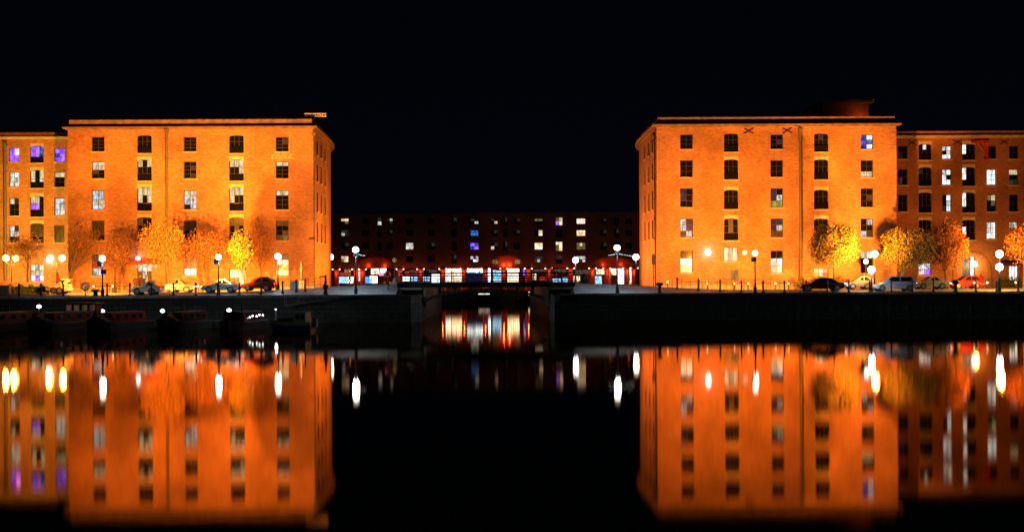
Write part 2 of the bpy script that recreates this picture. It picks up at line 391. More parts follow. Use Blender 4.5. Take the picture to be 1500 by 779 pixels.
# ------------------------------------------------------------------ facade tools
def facade(mb, o, u, n, L, z0, z1, ops, rev=.35, m=0):
    us = sorted(set([0, L]+[round(a, 4) for op in ops for a in (op[0], op[1])]))
    zs = sorted(set([z0, z1]+[round(a, 4) for op in ops for a in (op[2], op[3])]))
    def q(a, d, z):
        p = o+u*a+n*d; return (p.x, p.y, z)
    for i in range(len(us)-1):
        for j in range(len(zs)-1):
            uc, zc = (us[i]+us[i+1])/2, (zs[j]+zs[j+1])/2
            if any(op[0] < uc < op[1] and op[2] < zc < op[3] for op in ops): continue
            mb.poly([q(us[i],0,zs[j]), q(us[i+1],0,zs[j]), q(us[i+1],0,zs[j+1]), q(us[i],0,zs[j+1])], m)
    for op in ops:
        a, b_, za, zb, rise = op[:5]
        mb.poly([q(a,0,za),q(b_,0,za),q(b_,rev,za),q(a,rev,za)], m)
        mb.poly([q(a,0,za),q(a,rev,za),q(a,rev,zb),q(a,0,zb)], m)
        mb.poly([q(b_,0,za),q(b_,rev,za),q(b_,rev,zb),q(b_,0,zb)], m)
        if not rise: mb.poly([q(a,0,zb),q(b_,0,zb),q(b_,rev,zb),q(a,rev,zb)], m)
        else:
            k = 10; arc = []
            for i in range(k+1):
                t = -1+2*i/k; arc.append((a+(b_-a)*i/k, zb-rise+rise*math.sqrt(max(0, 1-t*t))))
            for i in range(k):
                (ua,ha),(ub,hb) = arc[i], arc[i+1]
                mb.poly([q(ua,0,ha),q(ub,0,hb),q(ub,0,zb),q(ua,0,zb)], m)
                mb.poly([q(ua,0,ha),q(ub,0,hb),q(ub,rev,hb),q(ua,rev,ha)], m)
def window(root, o, u, n, op, code, d=.2, name='window', fw=.07, panes=None):
    """code: rows of panes from the top, '/' between rows"""
    a, b_, za, zb = op[:4]; rows = code.split('/'); nr = len(rows)
    fr = MB()
    e = .004
    fr.obox(o,u,n,a+e,a+fw,d,d+.09,za+e,zb-e); fr.obox(o,u,n,b_-fw,b_-e,d,d+.09,za+e,zb-e)
    fr.obox(o,u,n,a+fw,b_-fw,d,d+.09,za+e,za+fw); fr.obox(o,u,n,a+fw,b_-fw,d,d+.09,zb-fw,zb-e)
    pn = MB(); hz = (zb-za-2*fw)/nr
    for j, r in enumerate(rows):
        z1 = zb-fw-j*hz; z0 = z1-hz
        if j: fr.obox(o,u,n,a+fw,b_-fw,d+.01,d+.075,z1-.02,z1+.02)
        wz = (b_-a-2*fw)/len(r)
        for i, ch in enumerate(r):
            x0 = a+fw+i*wz; x1 = x0+wz
            if i: fr.obox(o,u,n,x0-.022,x0+.022,d+.004,d+.07,z0,z1)
            p0 = o+u*x0+n*(d+.05); p1 = o+u*x1+n*(d+.05)
            pn.poly([(p0.x,p0.y,z0),(p1.x,p1.y,z0),(p1.x,p1.y,z1),(p0.x,p0.y,z1)], CODE.index(ch))
    f = fr.build(name, M['frame'], root, world=True)
    p = pn.build('pane', panes or PANES, f, world=True)
    return f
XV, YV = Vector((1,0,0)), Vector((0,1,0))

def sill(f, o, u, n, op, head=True):
    a, b_, za, zb, rise = op[:5]
    if rise:
        mb = MB(); k = 8
        def zz(t): return zb-rise+rise*math.sqrt(max(0, 1-t*t))
        def q(x, d, z):
            p = o+u*x+n*d; return (p.x,p.y,z)
        for i in range(k):
            t0 = -1+2*i/k; t1 = -1+2*(i+1)/k
            ua, ub = a+(b_-a)*i/k, a+(b_-a)*(i+1)/k
            h0, h1 = zz(t0)+.003, zz(t1)+.003; top = zb+.34
            mb.hexa([q(ua,-.03,h0),q(ub,-.03,h1),q(ub,.02,h1),q(ua,.02,h0),q(ua,-.03,top),q(ub,-.03,top),q(ub,.02,top),q(ua,.02,top)])
        if head: mb.build('arch_head', M['lintel'], f, world=True)
        mb = MB(); mb.obox(o,u,n,a+.0,b_-.0,.1,.16,za+.02,za+.75); mb.build('guard_panel', M['guard'], f, world=True)
    mb = MB(); mb.obox(o,u,n,a-.12,b_+.12,-.09,.1,za-.15,za-.003); mb.build('sill', M['stone'], f, world=True)

def main_block(sgn, label, rows, cols, codes, pxl, pxr):
    D = 144.4
    ym = lambda px, py: Z_(px, py, D)
    XL, XR = X_(pxl, D, 300), X_(pxr, D, 300)
    o = Vector((XL, D, 0)); L = XR-XL
    ztop = 22.15; zc = 21.05; zb = 2.3
    root = empty('brick_warehouse', (XL+L/2, D, 3.0), label, 'warehouse', 'brick warehouses round the dock')
    ops = []; cd_ = []
    for ci, (cx, wpx, arched) in enumerate(cols):
        for ri in range(len(rows)):
            y0, y1 = rows[ri][1 if arched else 0]
            code = codes[ci][ri]
            if code is None: continue
            if isinstance(code, tuple): y0, y1, code = code
            zt, zb_ = ym(cx, y0), ym(cx, y1)
            hw = wpx/2*D/F
            c = X_(cx, D, y0)-XL
            rise = .17 if (arched and ri < 5 and code[-1] != '!') else 0
            op = (c-hw, c+hw, zb_, zt, rise); ops.append(op); cd_.append(code.rstrip('!'))
    w_ = MB()
    facade(w_, o, XV, YV, L, zb, zc, ops)
    # passage side with curved far end
    Xc = XR if sgn < 0 else XL
    uu = YV if sgn < 0 else YV
    nn = Vector((-1,0,0)) if sgn < 0 else Vector((1,0,0))
    so = Vector((Xc, D, 0)); SL = 13.6
    sops = []
    for k, (ua, wv) in enumerate([(3.2,1.3),(6.6,1.5),(10.4,1.3)]):
        for ri in range(1, 5):
            y0, y1 = rows[ri-1][0]
            sops.append((ua, ua+wv, ym(pxr if sgn < 0 else pxl, y1), ym(pxr if sgn < 0 else pxl, y0), 0))
    facade(w_, so, YV, nn, SL, zb, zc, sops)
    cur = [(0,13.6),(-.12,17),(-.5,21),(-1.2,25),(-2.4,28.5),(-5,30.5)]
    cp = [(Xc+(c[0] if sgn < 0 else -c[0]), D+c[1]) for c in cur]
    for i in range(len(cp)-1):
        w_.poly([(*cp[i],zb),(*cp[i+1],zb),(*cp[i+1],zc),(*cp[i],zc)])
    Xo = XL if sgn < 0 else XR
    w_.poly([(Xo,D,zb),(Xo,D+30.5,zb),(Xo,D+30.5,zc),(Xo,D,zc)])
    w_.poly([(Xo,D+30.5,zb),(*cp[-1],zb),(*cp[-1],zc),(Xo,D+30.5,zc)])
    w_.build('wall', M['brick'], root, world=True)
    # parapet, cornice, roof follow the outline
    outline = [(Xo,D),(Xc,D)]+cp
    outline2 = outline+[(Xo,D+30.5)]
    def offs(pl, d):
        cx_ = sum(p[0] for p in pl)/len(pl); cy_ = sum(p[1] for p in pl)/len(pl); res = []
        n_ = len(pl)
        for i in range(n_):
            a, b2, c2 = Vector(pl[i-1]), Vector(pl[i]), Vector(pl[(i+1)%n_])
            e1 = (b2-a); e2 = (c2-b2)
            if e1.length < 1e-6: e1 = e2
            if e2.length < 1e-6: e2 = e1
            e1.normalize(); e2.normalize()
            n1 = Vector((e1.y,-e1.x)); n2 = Vector((e2.y,-e2.x))
            if n1.dot(b2-Vector((cx_,cy_))) < 0 and n2.dot(b2-Vector((cx_,cy_))) < 0: n1 = -n1; n2 = -n2
            bis = (n1+n2); bis.normalize(); k = 1/max(.5, bis.dot(n1))
            res.append((b2.x+bis.x*d*k, b2.y+bis.y*d*k))
        return res
    # drop duplicate point
    ol = [outline2[0]]
    for p in outline2[1:]:
        if (Vector(p)-Vector(ol[-1])).length > .01: ol.append(p)
    def slab(mb, pl, z0, z1, mi=0):
        k = len(pl)
        mb.mesh([(x,y,z0) for x,y in pl]+[(x,y,z1) for x,y in pl], [tuple(range(k-1,-1,-1)), tuple(range(k,2*k))]+[(i,(i+1)%k,(i+1)%k+k,i+k) for i in range(k)], mi)
    c_ = MB(); slab(c_, offs(ol, .2), zc+.001, zc+.13); slab(c_, offs(ol, .5), zc+.131, zc+.27)
    c_.build('cornice', M['coping_warm'], root, world=True)
    p_ = MB(); slab(p_, offs(ol, -.7), zc+.271, ztop-.461); p_.build('parapet', M['brick'], root, world=True)
    p_ = MB(); slab(p_, offs(ol, -.1), ztop-.46, ztop); p_.build('parapet_coping', M['coping_warm'], root, world=True)
    r_ = MB(); slab(r_, offs(ol, -2.5), ztop+.001, ztop+.2); slab(r_, offs(ol, -5), ztop+.201, ztop+.45)
    r_.build('roof', M['roof'], root, world=True)
    # quoins at the passage corner
    q_ = MB(); z = 3.2; k = 0
    while z < zc-.5:
        l = 1.25 if k % 2 else .85
        a0, a1 = (Xc-l, Xc+.03) if sgn < 0 else (Xc-.03, Xc+l)
        q_.box(a0, a1, D-.035, D+.5, z, z+.39)
        z += .44; k += 1
    q_.build('quoins', M['brick'], root, world=True)
    q_ = MB(); z = 3.2; k = 0
    while z < zc-.5:
        l = 1.25 if k % 2 else .85
        a0, a1 = (Xo-.03, Xo+l) if sgn < 0 else (Xo-l, Xo+.03)
        q_.box(a0, a1, D-.035, D+.5, z, z+.39)
        z += .44; k += 1
    q_.build('quoins', M['brick'], root, world=True)
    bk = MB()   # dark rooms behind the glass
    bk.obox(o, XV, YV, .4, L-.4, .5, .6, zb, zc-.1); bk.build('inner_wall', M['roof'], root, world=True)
    for op, code in zip(ops, cd_): sill(window(root, o, XV, YV, op, code), o, XV, YV, op, op[3] < 19.5)
    for op in sops: sill(window(root, so, YV, nn, op, '../..'), so, YV, nn, op)
    return root, XL, XR, D, zc

rowsL = [((200.5,222),(198,224.5)),((236.5,261.5),(233.8,265)),((278.6,307),(274,309)),((323,352),(318,353)),((372,404),(384,418))]
colsL = [(143.5,19,0),(211.5,21.5,1),(278.3,19,0),(346.3,21.5,1),(413.2,19,0)]
codesL = [
 ['../../../..','ww/ww/x./..','cc/cc/cw/cc','xx/xx/xx/..','gw/rr/cc'],
 ['.../.../...','w.w/.../.x.','www/w.w/.x.','x../.../...',(386,419,'cWc/xcx/xgx!')],
 ['../../../..','../.g/../.g','ww/cc/cc/.c','xx/xx/../..','ow/rr/CC'],
 ['.../.../...','www/..w/...','www/w../.x.','xxx/.x./...',(394,419,'cCc/x.c!')],
 ['.g/.g/../..','ww/../../..','ww/../../..','xx/../.x/xo','wo/WW/rr/WW']]
left_root, LXL, LXR, LD, LZC = main_block(-1, 'large floodlit orange brick warehouse left of the passage, with the yellow tree before it', rowsL, colsL, codesL, 100, 458.5)
rowsR = [((197,218.5),(195.5,222.5)),((234.7,259.5),(233.5,263)),((275.7,303.5),(278,306.5)),((320,347.5),(320,352)),((367,400),(362,383))]
colsR = [(1005.5,18.7,0),(1071,21,1),(1138,18.5,0),(1203,21,1),(1270,18.5,0)]
codesR = [
 ['../../..','../../..','n./n./..','cn/cn/gc','../CC/ww'],
 ['.../.../...','.../.../...','.../.../...','.x./.x./...',(362,383,'WwW!')],
 ['../.n/..','../../..','n./nc/yy','nn/nc/xx','../CC/wW'],
 ['.n./.../b..','.../.../...','.../.../y.y','.../.../...',(393,411,'wWw/rwr/xox!')],
 ['bC/bb/bC','../../ww','../.x/..','.c/../cg','wW/../..']]
right_root, RXL, RXR, RD, RZC = main_block(1, 'large floodlit orange brick warehouse right of the passage, with dark cross-shaped tie plates', rowsR, colsR, codesR, 962.5, 1313)
# extra opening details on the right block: ground door
def pipe(root, px, y0, y1, D, r=.13):
    m = MB(); x = X_(px, D, y0); z1 = Z_(px, y0, D); z0 = Z_(px, y1, D)
    m.tube([(x,D-.22,z0),(x,D-.22,z1)], r); m.box(x-.22,x+.22,D-.45,D-.02,z1,z1+.4)
    z = z0+1
    while z < z1: m.box(x-.2,x+.2,D-.36,D-.02,z,z+.08); z += 2.2
    m.build('drainpipe', M['pipe'], root, world=True)
pipe(left_root, 244.5, 195, 421, LD); pipe(left_root, 460, 200, 421, LD, .07)
pipe(right_root, 1171.5, 194, 420, RD, .17); pipe(right_root, 958.5, 200, 420, RD+1.5, .07)
def tie(root, px, py, D):
    m = MB(); c = P(px, py, D); a = .52
    for s in (-1, 1):
        m.tube([(c.x-a, D-.06-.02*s, c.z-.3*s), (c.x+a, D-.06-.02*s, c.z+.3*s)], .055, 6)
    m.build('tie_plate', M['iron'], root, world=True)
tie(right_root, 1097, 192, RD); tie(right_root, 1153, 191.5, RD)
# steps under the right loading door and a low plinth course
for root, XL, XR, D in ((left_root, LXL, LXR, LD), (right_root, RXL, RXR, RD)):
    m = MB(); m.box(XL-.06, XR+.06, D-.12, D+.3, 2.3, 3.55); m.build('plinth', M['stone'], root, world=True)
c = P(1071, 394, RD)
m = MB(); x = c.x; zt = Z_(1071, 394, RD); m.box(x-.85,x+.85,RD-.09,RD-.03,Z_(1071,412,RD),zt)
d = m.build('door', M['pipe'], right_root, world=True)
m = MB(); m.box(x-.05,x+.75,RD-.13,RD-.095,Z_(1071,410,RD),zt-.15); m.build('door_panel', M['o'], d, world=True)
# red awning and fascia over the left cafe door
c = P(211, 384, LD); m = MB()
m.prism([(0,0),(0,.55),(-1.5,.1),(-1.5,-.15)], (c.x-2.0, LD-.01, c.z-.1), YV, XV, 0, 4.0)
m.build('awning', M['awning'], left_root, world=True)
m = MB(); m.box(c.x-.9,c.x+1.7,LD-.2,LD-.12,c.z-.62,c.z-.38); m.build('lit_fascia', M['w'], left_root, world=True)
# patch of pale bricks under the top right window of the left block
c = P(413, 229, LD); m = MB()
for r_ in range(4):
    x = c.x-1.25+R()*.3; xe = c.x+1.1+R()*.4
    while x < xe: m.box(x, x+.19+R()*.25, LD-.012, LD+.01, c.z-.32+r_*.16, c.z-.32+r_*.16+.1); x += .3+R()*.25
m.build('pale_brick_patch', M['stone'], left_root, world=True)
# camera on the corner
c = P(457, 350, LD); m = MB(); m.box(c.x-.2,c.x+.35,LD-1.0,LD-.6,c.z-.12,c.z+.12); m.box(c.x+.05,c.x+.12,LD-.65,LD,c.z-.05,c.z+.05); m.build('security_camera', M['iron'], left_root, world=True)
# roof hoist bracket on the left block
m = MB(); a = P(446, 166.5, LD+1); e = P(478, 166.5, LD+1)
for z in (0, -.3): m.tube([(a.x,a.y,a.z+z),(e.x,e.y,e.z+z)], .06, 6)
k = 9
for i in range(k):
    x0 = a.x+(e.x-a.x)*i/k; x1 = a.x+(e.x-a.x)*(i+1)/k
    m.tube([(x0,a.y,a.z-(.3 if i%2 else 0)),(x1,a.y,a.z-(0 if i%2 else .3))], .04, 5)
m.tube([(a.x+.7,a.y,a.z-.3),(a.x+.9,a.y,21.9)], .05, 6); m.tube([(a.x+1.1,a.y,a.z-.3),(a.x+.9,a.y,21.9)], .05, 6)
m.build('roof_jib', M['cream'], left_root, world=True)
# lift house on the right roof
m = MB(); D = 150; a = P(1201, 147, D); e = P(1279, 147, D)
m.box(a.x+.4,e.x-.5,D,D+8,22.0,e.z-.3); rh = m.build('lift_house', M['brick_red'], right_root, world=True)
m = MB(); m.box(a.x,e.x,D-.4,D+8.4,e.z-.299,e.z); m.build('lift_house_roof', M['stone_dark'], rh, world=True)
m = MB()
for px in (165,215,330): 
    c = P(px, 171, 150); m.box(c.x-1.6,c.x+1.6,150,153,22.1,c.z)
m.build('roof_vent', M['roof'], left_root, world=True)

# ------------------------------------------------------------------ wings
def wing(sgn, label, cols, rows, codes, x0px, x1px, ztop_px):
    D = 158.0
    XL, XR = X_(x0px, D, 300), X_(x1px, D, 300)
    if sgn < 0: XR = LXL+1.0
    else: XL = RXR-1.0
    o = Vector((XL, D, 0)); L = XR-XL
    root = empty('brick_warehouse_wing', ((XL+XR)/2, D, 3), label, 'warehouse', 'brick warehouses round the dock')
    ops = []; cc = []
    for ci, (cx, wpx, ar) in enumerate(cols):
        for ri, code in enumerate(codes[ci]):
            if code is None: continue
            y0, y1 = rows[min(ri,3)]
            if ar: y0 -= 3; y1 += 1.5
            if isinstance(code, tuple): y0, y1, code = code
            c = X_(cx, D, y0)-XL; hw = wpx/2*D/F
            ops.append((c-hw, c+hw, Z_(cx,y1,D), Z_(cx,y0,D), 0.16 if ar and ri < 4 else 0)); cc.append(code)
    zt = Z_(ztop_px[0], ztop_px[1], D); zc = zt-.86
    m = MB(); facade(m, o, XV, YV, L, 2.3, zc, ops)
    m.box(XL, XR, D+1, D+18, 2.3, zc-.01)
    m.build('wall', M['brick'] if sgn < 0 else M['brick_red'], root, world=True)
    m = MB(); m.box(XL,XR,D-.22,D+.3,zc+.001,zc+.14); m.box(XL,XR,D-.45,D+.3,zc+.141,zc+.3); m.build('cornice', M['stone'], root, world=True)
    m = MB(); m.box(XL,XR,D+.05,D+.6,zc+.301,zt); m.build('parapet', M['brick'] if sgn < 0 else M['brick_red'], root, world=True)
    m = MB(); m.box(XL,XR,D+.6,D+19,zc+.02,zt-.3); m.build('roof', M['roof'], root, world=True)
    for op, code in zip(ops, cc): sill(window(root, o, XV, YV, op, code), o, XV, YV, op)
    return root, XL, XR, D
wcolsL = [(-49,14,0),(-14,20,1),(20.5,14.5,0),(54,20,1),(87,15,0)]
wrows = [(217,237),(252,274),(290,316),(330,355)]
wl, *_ = wing(-1, 'orange brick warehouse wing at far left with purple-lit top windows', wcolsL, wrows,
 [['../..','../..','../..','xx/..',None],['.../...']*4,
  ['vm/vv','cC/cc/cc','wg/../..','cg/cc/..'],
  ['vvb/vvb','w.w/w.w','ww./vv./...','xxx/xxx/...',(387,412,'WcW/wcw/CvC')],
  ['vv/bv/vv','ww/../..','cc/cc/cc','xx/xx/xx']], -90, 100, (50,194))
pipe(wl, 8, 213, 410, 158, .2)
wcolsR = [(1322.3,14,0),(1355,19,1),(1387,13.5,0),(1419,19,1),(1452.5,14,0),(1485,13.5,0),(1518,19,1),(1551,14,0)]
wrowsR = [(214,233),(248,271),(285,310),(325,350)]
wr, *_ = wing(1, 'red brick warehouse wing at far right with the small red crane and arched entrance', wcolsR, wrowsR,
 [['../x.','../g.','../..',None],
  ['.c./.../..g','g../.../...','.../.../...','.../...',(385,403,'CC/cv')],
  ['cC/.c/CC','cC/C./CC','.C/.c/gC','.g/..'],
  ['C../C../C..','C../C../C..','C../C../C..','.../C../C..',(375,411,'kkC/kkC')],
  ['../..','CC/CC/CC','ow/.o/..','cC/cC/CC'],
  ['../..','ww/../gg','../..','cc/../..',(389,412,'CCC')],
  ['.../...']*4, ['../..']*4], 1300, 1600, (1400,192))
for px, py in ((1336,209),(1402,208.5),(1471,208)): tie(wr, px, py, 158)
# brick entrance arch ring on the right wing
D = 158; c = P(1424, 411, D); m = MB(); zb_ = 3.0; zs = Z_(1424, 398, D)
for i in range(14):
    a0, a1 = math.pi*i/14, math.pi*(i+1)/14-.02
    for r0, r1 in ((1.75,2.3),):
        pts = [(c.x+math.cos(a)*r*1.0, zs+math.sin(a)*r*1.05) for a, r in ((a0,r0),(a1,r0),(a1,r1),(a0,r1))]
        m.mesh([(x,D-.1,z) for x,z in pts]+[(x,D+.05,z) for x,z in pts], [(0,1,2,3),(7,6,5,4),(0,4,5,1),(1,5,6,2),(2,6,7,3),(3,7,4,0)])
m.box(c.x+1.75,c.x+2.3,D-.1,D+.05,zb_,zs); m.box(c.x-2.3,c.x-1.75,D-.1,D+.05,zb_,zs)
m.build('entrance_arch', M['brick_red'], wr, world=True)
# dark canopy over the lit shop window
c = P(1484, 389, D); m = MB(); m.prism([(0,0),(0,.7),(-1.3,.25),(-1.3,0)], (c.x-1.7,D-.01,c.z), YV, XV, 0, 3.4); m.build('canopy', M['roof'], wr, world=True)
# red wall crane
m = MB(); t = P(1443, 207, D); bt = P(1443, 236, D); j = P(1421, 208.5, D)
for d in (-.35,-.75): m.tube([(t.x,D+d,t.z),(t.x,D+d,bt.z)], .09, 6)
m.tube([(t.x+.2,D-.5,t.z),(j.x,D-.5,j.z)], .08, 6); m.tube([(t.x,D-.5,t.z-.25),(j.x,D-.5,j.z-.12)], .05, 6)
m.tube([(t.x,D-.5,bt.z+.6),(j.x+.7,D-.5,j.z-.1)], .06, 6)
for z in (t.z-.2, bt.z+.2): m.box(t.x-.2,t.x+.2,D-.9,D+.02,z-.06,z+.06)
tag(m.build('wall_crane', mat('crane_red', (.6,.02,.015), .4)), 'red iron wall crane with a short jib, fixed high on the right wing', 'crane')

# ------------------------------------------------------------------ far warehouse
D = 328.0; sF = F/D
fr = empty('brick_warehouse_block', (0, D, 2.6), 'long dark brick warehouse across the inner dock with a red-lit colonnade', 'warehouse', 'brick warehouses round the dock')
fcols = [(505,11,0),(535,10,0),(556,6,1),(571,8,0),(600,11,0),(632,11,0),(665,8,1),(695,12,0),(724,10,0),(740,7,1),(757,10,0),(789,12,0),(819,10,1),(851,13,0),(884,9,0),(903,8,1),(921,10,0)]
frows = [(320,328),(337,345.5),(355.5,365.5),(375,384)]
fcode = {(505,0):'wW/.o',(505,1):'gg/cg',(505,3):'wwW/owW',(556,0):'g/c',(571,0):'gc/.g',(600,2):'ccc/Ccc',(695,0):'g./.c',(695,1):'bbb/bbb',(695,2):'vb/bv',(695,3):'cgc/.Cc',
 (724,0):'g./.w',(724,2):'.g/w.',(789,1):'.w/.W',(789,2):'WWW/WCC',(789,3):'ggg/gcg',(819,0):'ow/vW',(819,2):'WW/oW/oW',(851,0):'WCW/CWW',(851,1):'WWW/WWW',(851,2):'owo/ooo',(851,3):'ccc/ggc',(819,3):'gg/..',(789,0):'oo/..'}
ops = []; cc = []
for cx, wpx, ar in fcols:
    for ri, (y0, y1) in enumerate(frows):
        if ar: y0 -= 1.5; y1 += 2
        y0 += K*0; c = X_(cx, D, y0)+60; hw = wpx/2/sF
        ops.append((c-hw, c+hw, Z_(cx,y1,D), Z_(cx,y0,D), 0)); cc.append(fcode.get((cx, ri), random.choice(['../..','../..','../..','xx/..','.g/..']) ))
o = Vector((-60, D, 0)); zcol = 3.2+30.3/sF
m = MB()
# upper wall with three elliptical arches at the foot
arches = [(551.5,53,376.5),(742,56,375),(897,58,376.5)]
aops = [(X_(cx,D)-w_/2/sF+60, X_(cx,D)+w_/2/sF+60, zcol, Z_(cx,y,D), Z_(cx,y,D)-zcol-.01) for cx, w_, y in arches]
keep = [(o_, c_) for o_, c_ in zip(ops, cc) if not any(a[0]-.3 < (o_[0]+o_[1])/2 < a[1]+.3 and o_[2] < a[3]+.2 for a in aops)]
ops = [k[0] for k in keep]; cc = [k[1] for k in keep]
facade(m, o, XV, YV, 120, zcol, 22.0, ops+aops, rev=.6)
m.build('wall', M['brick_red'], fr, world=True)
m = MB(); m.box(-60,60,D-.4,D+.5,22.0,22.35); m.build('cornice', M['stone_dark'], fr, world=True)
m = MB(); m.box(-60,60,D+.6,D+20,22.0,22.25); m.box(-60,60,D+14,D+20,2.3,22); m.build('roof', M['roof'], fr, world=True)
for op, code in zip(ops, cc): window(fr, o, XV, YV, op, code, fw=.06)
M['w2'] = lit('dim_warm', (1,.7,.3), .22, .6)
ALIGHT = []
for ai, a in enumerate(aops):
    m = MB()
    cxm = (a[0]+a[1])/2-60; ra = (a[1]-a[0])/2; rz = a[3]-zcol
    for i in range(20):
        t0, t1 = math.pi*i/20, math.pi*(i+1)/20
        pts = [(cxm+math.cos(t)*(ra+e), zcol+math.sin(t)*(rz+e)) for t, e in ((t0,.02),(t1,.02),(t1,.55),(t0,.55))]
        m.mesh([(x,D-.08,z) for x,z in pts]+[(x,D+.02,z) for x,z in pts], [(0,1,2,3),(7,6,5,4),(0,4,5,1),(2,6,7,3)])
    m.build('arch_ring', M['brick'], fr, world=True)
    m = MB(); m.box(a[0]-60, a[1]-60, D+.62, D+.8, zcol, a[3]+.1); tp = m.build('arch_infill', M['column_red'], fr, world=True)
    for s_ in ((-1, 1) if ai == 1 else ()):
        m = MB(); xm = cxm+s_*ra*.52; xm += s_*ra*.06; m.box(xm-ra*.14, xm+ra*.14, D+.6, D+.618, zcol+1.0, zcol+rz*.68); m.build('arch_glazing', M['o'] if s_ < 0 else M['w2'], tp, world=True)
    for dx in ((-ra*.45, ra*.45) if ai != 1 else (-ra*.15, ra*.15)): ALIGHT.append((cxm+dx, zcol+.4))
m = MB(); m.box(-60,60,D+.02,D+5,zcol-.01,zcol+.15)
# ceiling is skipped under arches: bright fan light behind them
m = MB(); m.box(-60,60,D+5.0,D+5.3,2.6,12); m.build('shop_wall', mat('shop_front_wall', (.22,.07,.04), .7), fr, world=True)
# column shafts
colpx = [492.5,521,531,586,616,648.5,680,711,738,774,804,836,868,889,918,929]
COLX = []
for px in colpx:
    x = X_(px, D, 400); m = MB()
    m.lathe((x, D+.5, 0), [(.85,2.6),(.85,2.9),(.72,3.0),(.64,7.6),(.78,7.8),(.8,zcol-.02)], 14)
    m.build('column', M['column_red'], fr, smooth=True, world=True)
    m = MB(); 
    for s in (-.9, .9): m.ball((x+s, D-.1, zcol-.25), .13, n=8)
    m.build('column_spotlight', M['spotdot'], fr, world=True)
    COLX.append(x)
# shop windows seen between the columns
SHOP = [M['glass'], M['curtain'], lit('shop_warm', (1,.8,.5), 1.5, .8, 2.5), lit('shop_bright_warm', (1,.85,.6), 3.2, .7, 2, (1,.5,.2)), lit('shop_cool', (.3,.62,1), 1.8, .8, 2.5), lit('shop_bright', (.8,.93,1), 4.5, .6, 2, (.4,.7,1)), lit('shop_blue', (.1,.35,1), 1.6, .7, 2), lit('shop_violet', (.2,.1,1), 1.8), lit('shop_pink', (1,.2,.5), 2), lit('shop_dim', (.6,.5,.4), .12, .8, 2), lit('shop_olive', (1,.6,.2), .35, .8, 2), M['y'], lit('shop_red', (1,.06,.02), .6, .8, 2), M['k'], M['n']]
shops = [(496,509,405,415,'c'),(509,520,405,415,'C'),(535,545,405,415,'b'),(541,553,404,415,'C'),(543,556,393,402,'W'),(557,566,393,400,'C'),(555,562,397,404,'m'),
 (589,600,405,413,'C'),(601,612,404,413,'c'),(619,630,405,413,'c'),(632,645,401,414,'C'),(651,661,393,413,'W'),(661,677,393,413,'W'),(683,694,393,399,'C'),(694,708,393,400,'C'),(683,709,400,413,'k'),
 (713,719,393,413,'C'),(721,736,396,413,'c'),(743,761,393,413,'W'),(766,769,393,405,'v'),(779,785,399,410,'o'),(790,800,405,412,'r'),(809,822,407,413,'c'),(824,832,406,413,'c'),
 (839,850,404,413,'w'),(871,882,404,416,'c'),(880,886,394,402,'W'),(893,903,393,403,'W'),(905,916,393,416,'C'),(921,928,393,416,'W'),(504,514,394,399,'o'),(600,609,395,400,'g'),(625,640,395,399,'g'),(780,800,394,398,'g'),(812,830,394,399,'g'),(847,866,395,402,'g'),(497,512,399,404,'r'),(548,553,396,403,'r'),(522,530,395,412,'w'),(593,612,397,403,'r'),(620,628,396,403,'x'),(653,660,400,412,'C'),(722,727,395,403,'c'),(781,786,399,410,'W'),(808,818,400,405,'r'),(841,848,395,402,'g'),(873,880,394,402,'w'),(908,912,400,410,'c')]
for (x0,x1,y0,y1,ch) in shops:
    a = P(x0,y0,D+4.7); b2 = P(x1,y1,D+4.7)
    window(fr, Vector((0,D+4.7,0)), XV, YV, (a.x,b2.x,b2.z,a.z), ('%s%s/%s%s' % ((ch,)*4)) if ch != 'k' else 'k', name='shop_window', fw=.06, panes=SHOP)
# soft red uplights of the colonnade
def plight(name, loc, color, energy, size=.3, spot=None, aim=None, blend=.8):
    l = bpy.data.lights.new(name, 'SPOT' if spot else 'POINT'); l.color = color; l.energy = energy; l.shadow_soft_size = size
    if spot: l.spot_size = math.radians(spot); l.spot_blend = blend
    ob = bpy.data.objects.new(name, l); col.objects.link(ob); ob.location = loc
    if aim is not None: ob.rotation_euler = (Vector(aim)-Vector(loc)).to_track_quat('-Z', 'Y').to_euler()
    return ob
for x in COLX: plight('column_light', (x, D-.8, 7.0), (1,.20,.06), 60, .12)
for x, z in ALIGHT: plight('arch_light', (x, D+.12, z+.25), (1,.2,.05), 32 if abs(x-5) > 8 else 75, .2)
for x in (-33,-20,-7,6,19,32):
    plight('colonnade_light', (x, D-1.6, 7.7), (1,.12,.04), 50, .3)
for x in (-32,-10,10,33):
    plight('arcade_uplight', (x, D-14, 3.4), (1,.08,.02), 12, .4, 120, (x, D, 15))

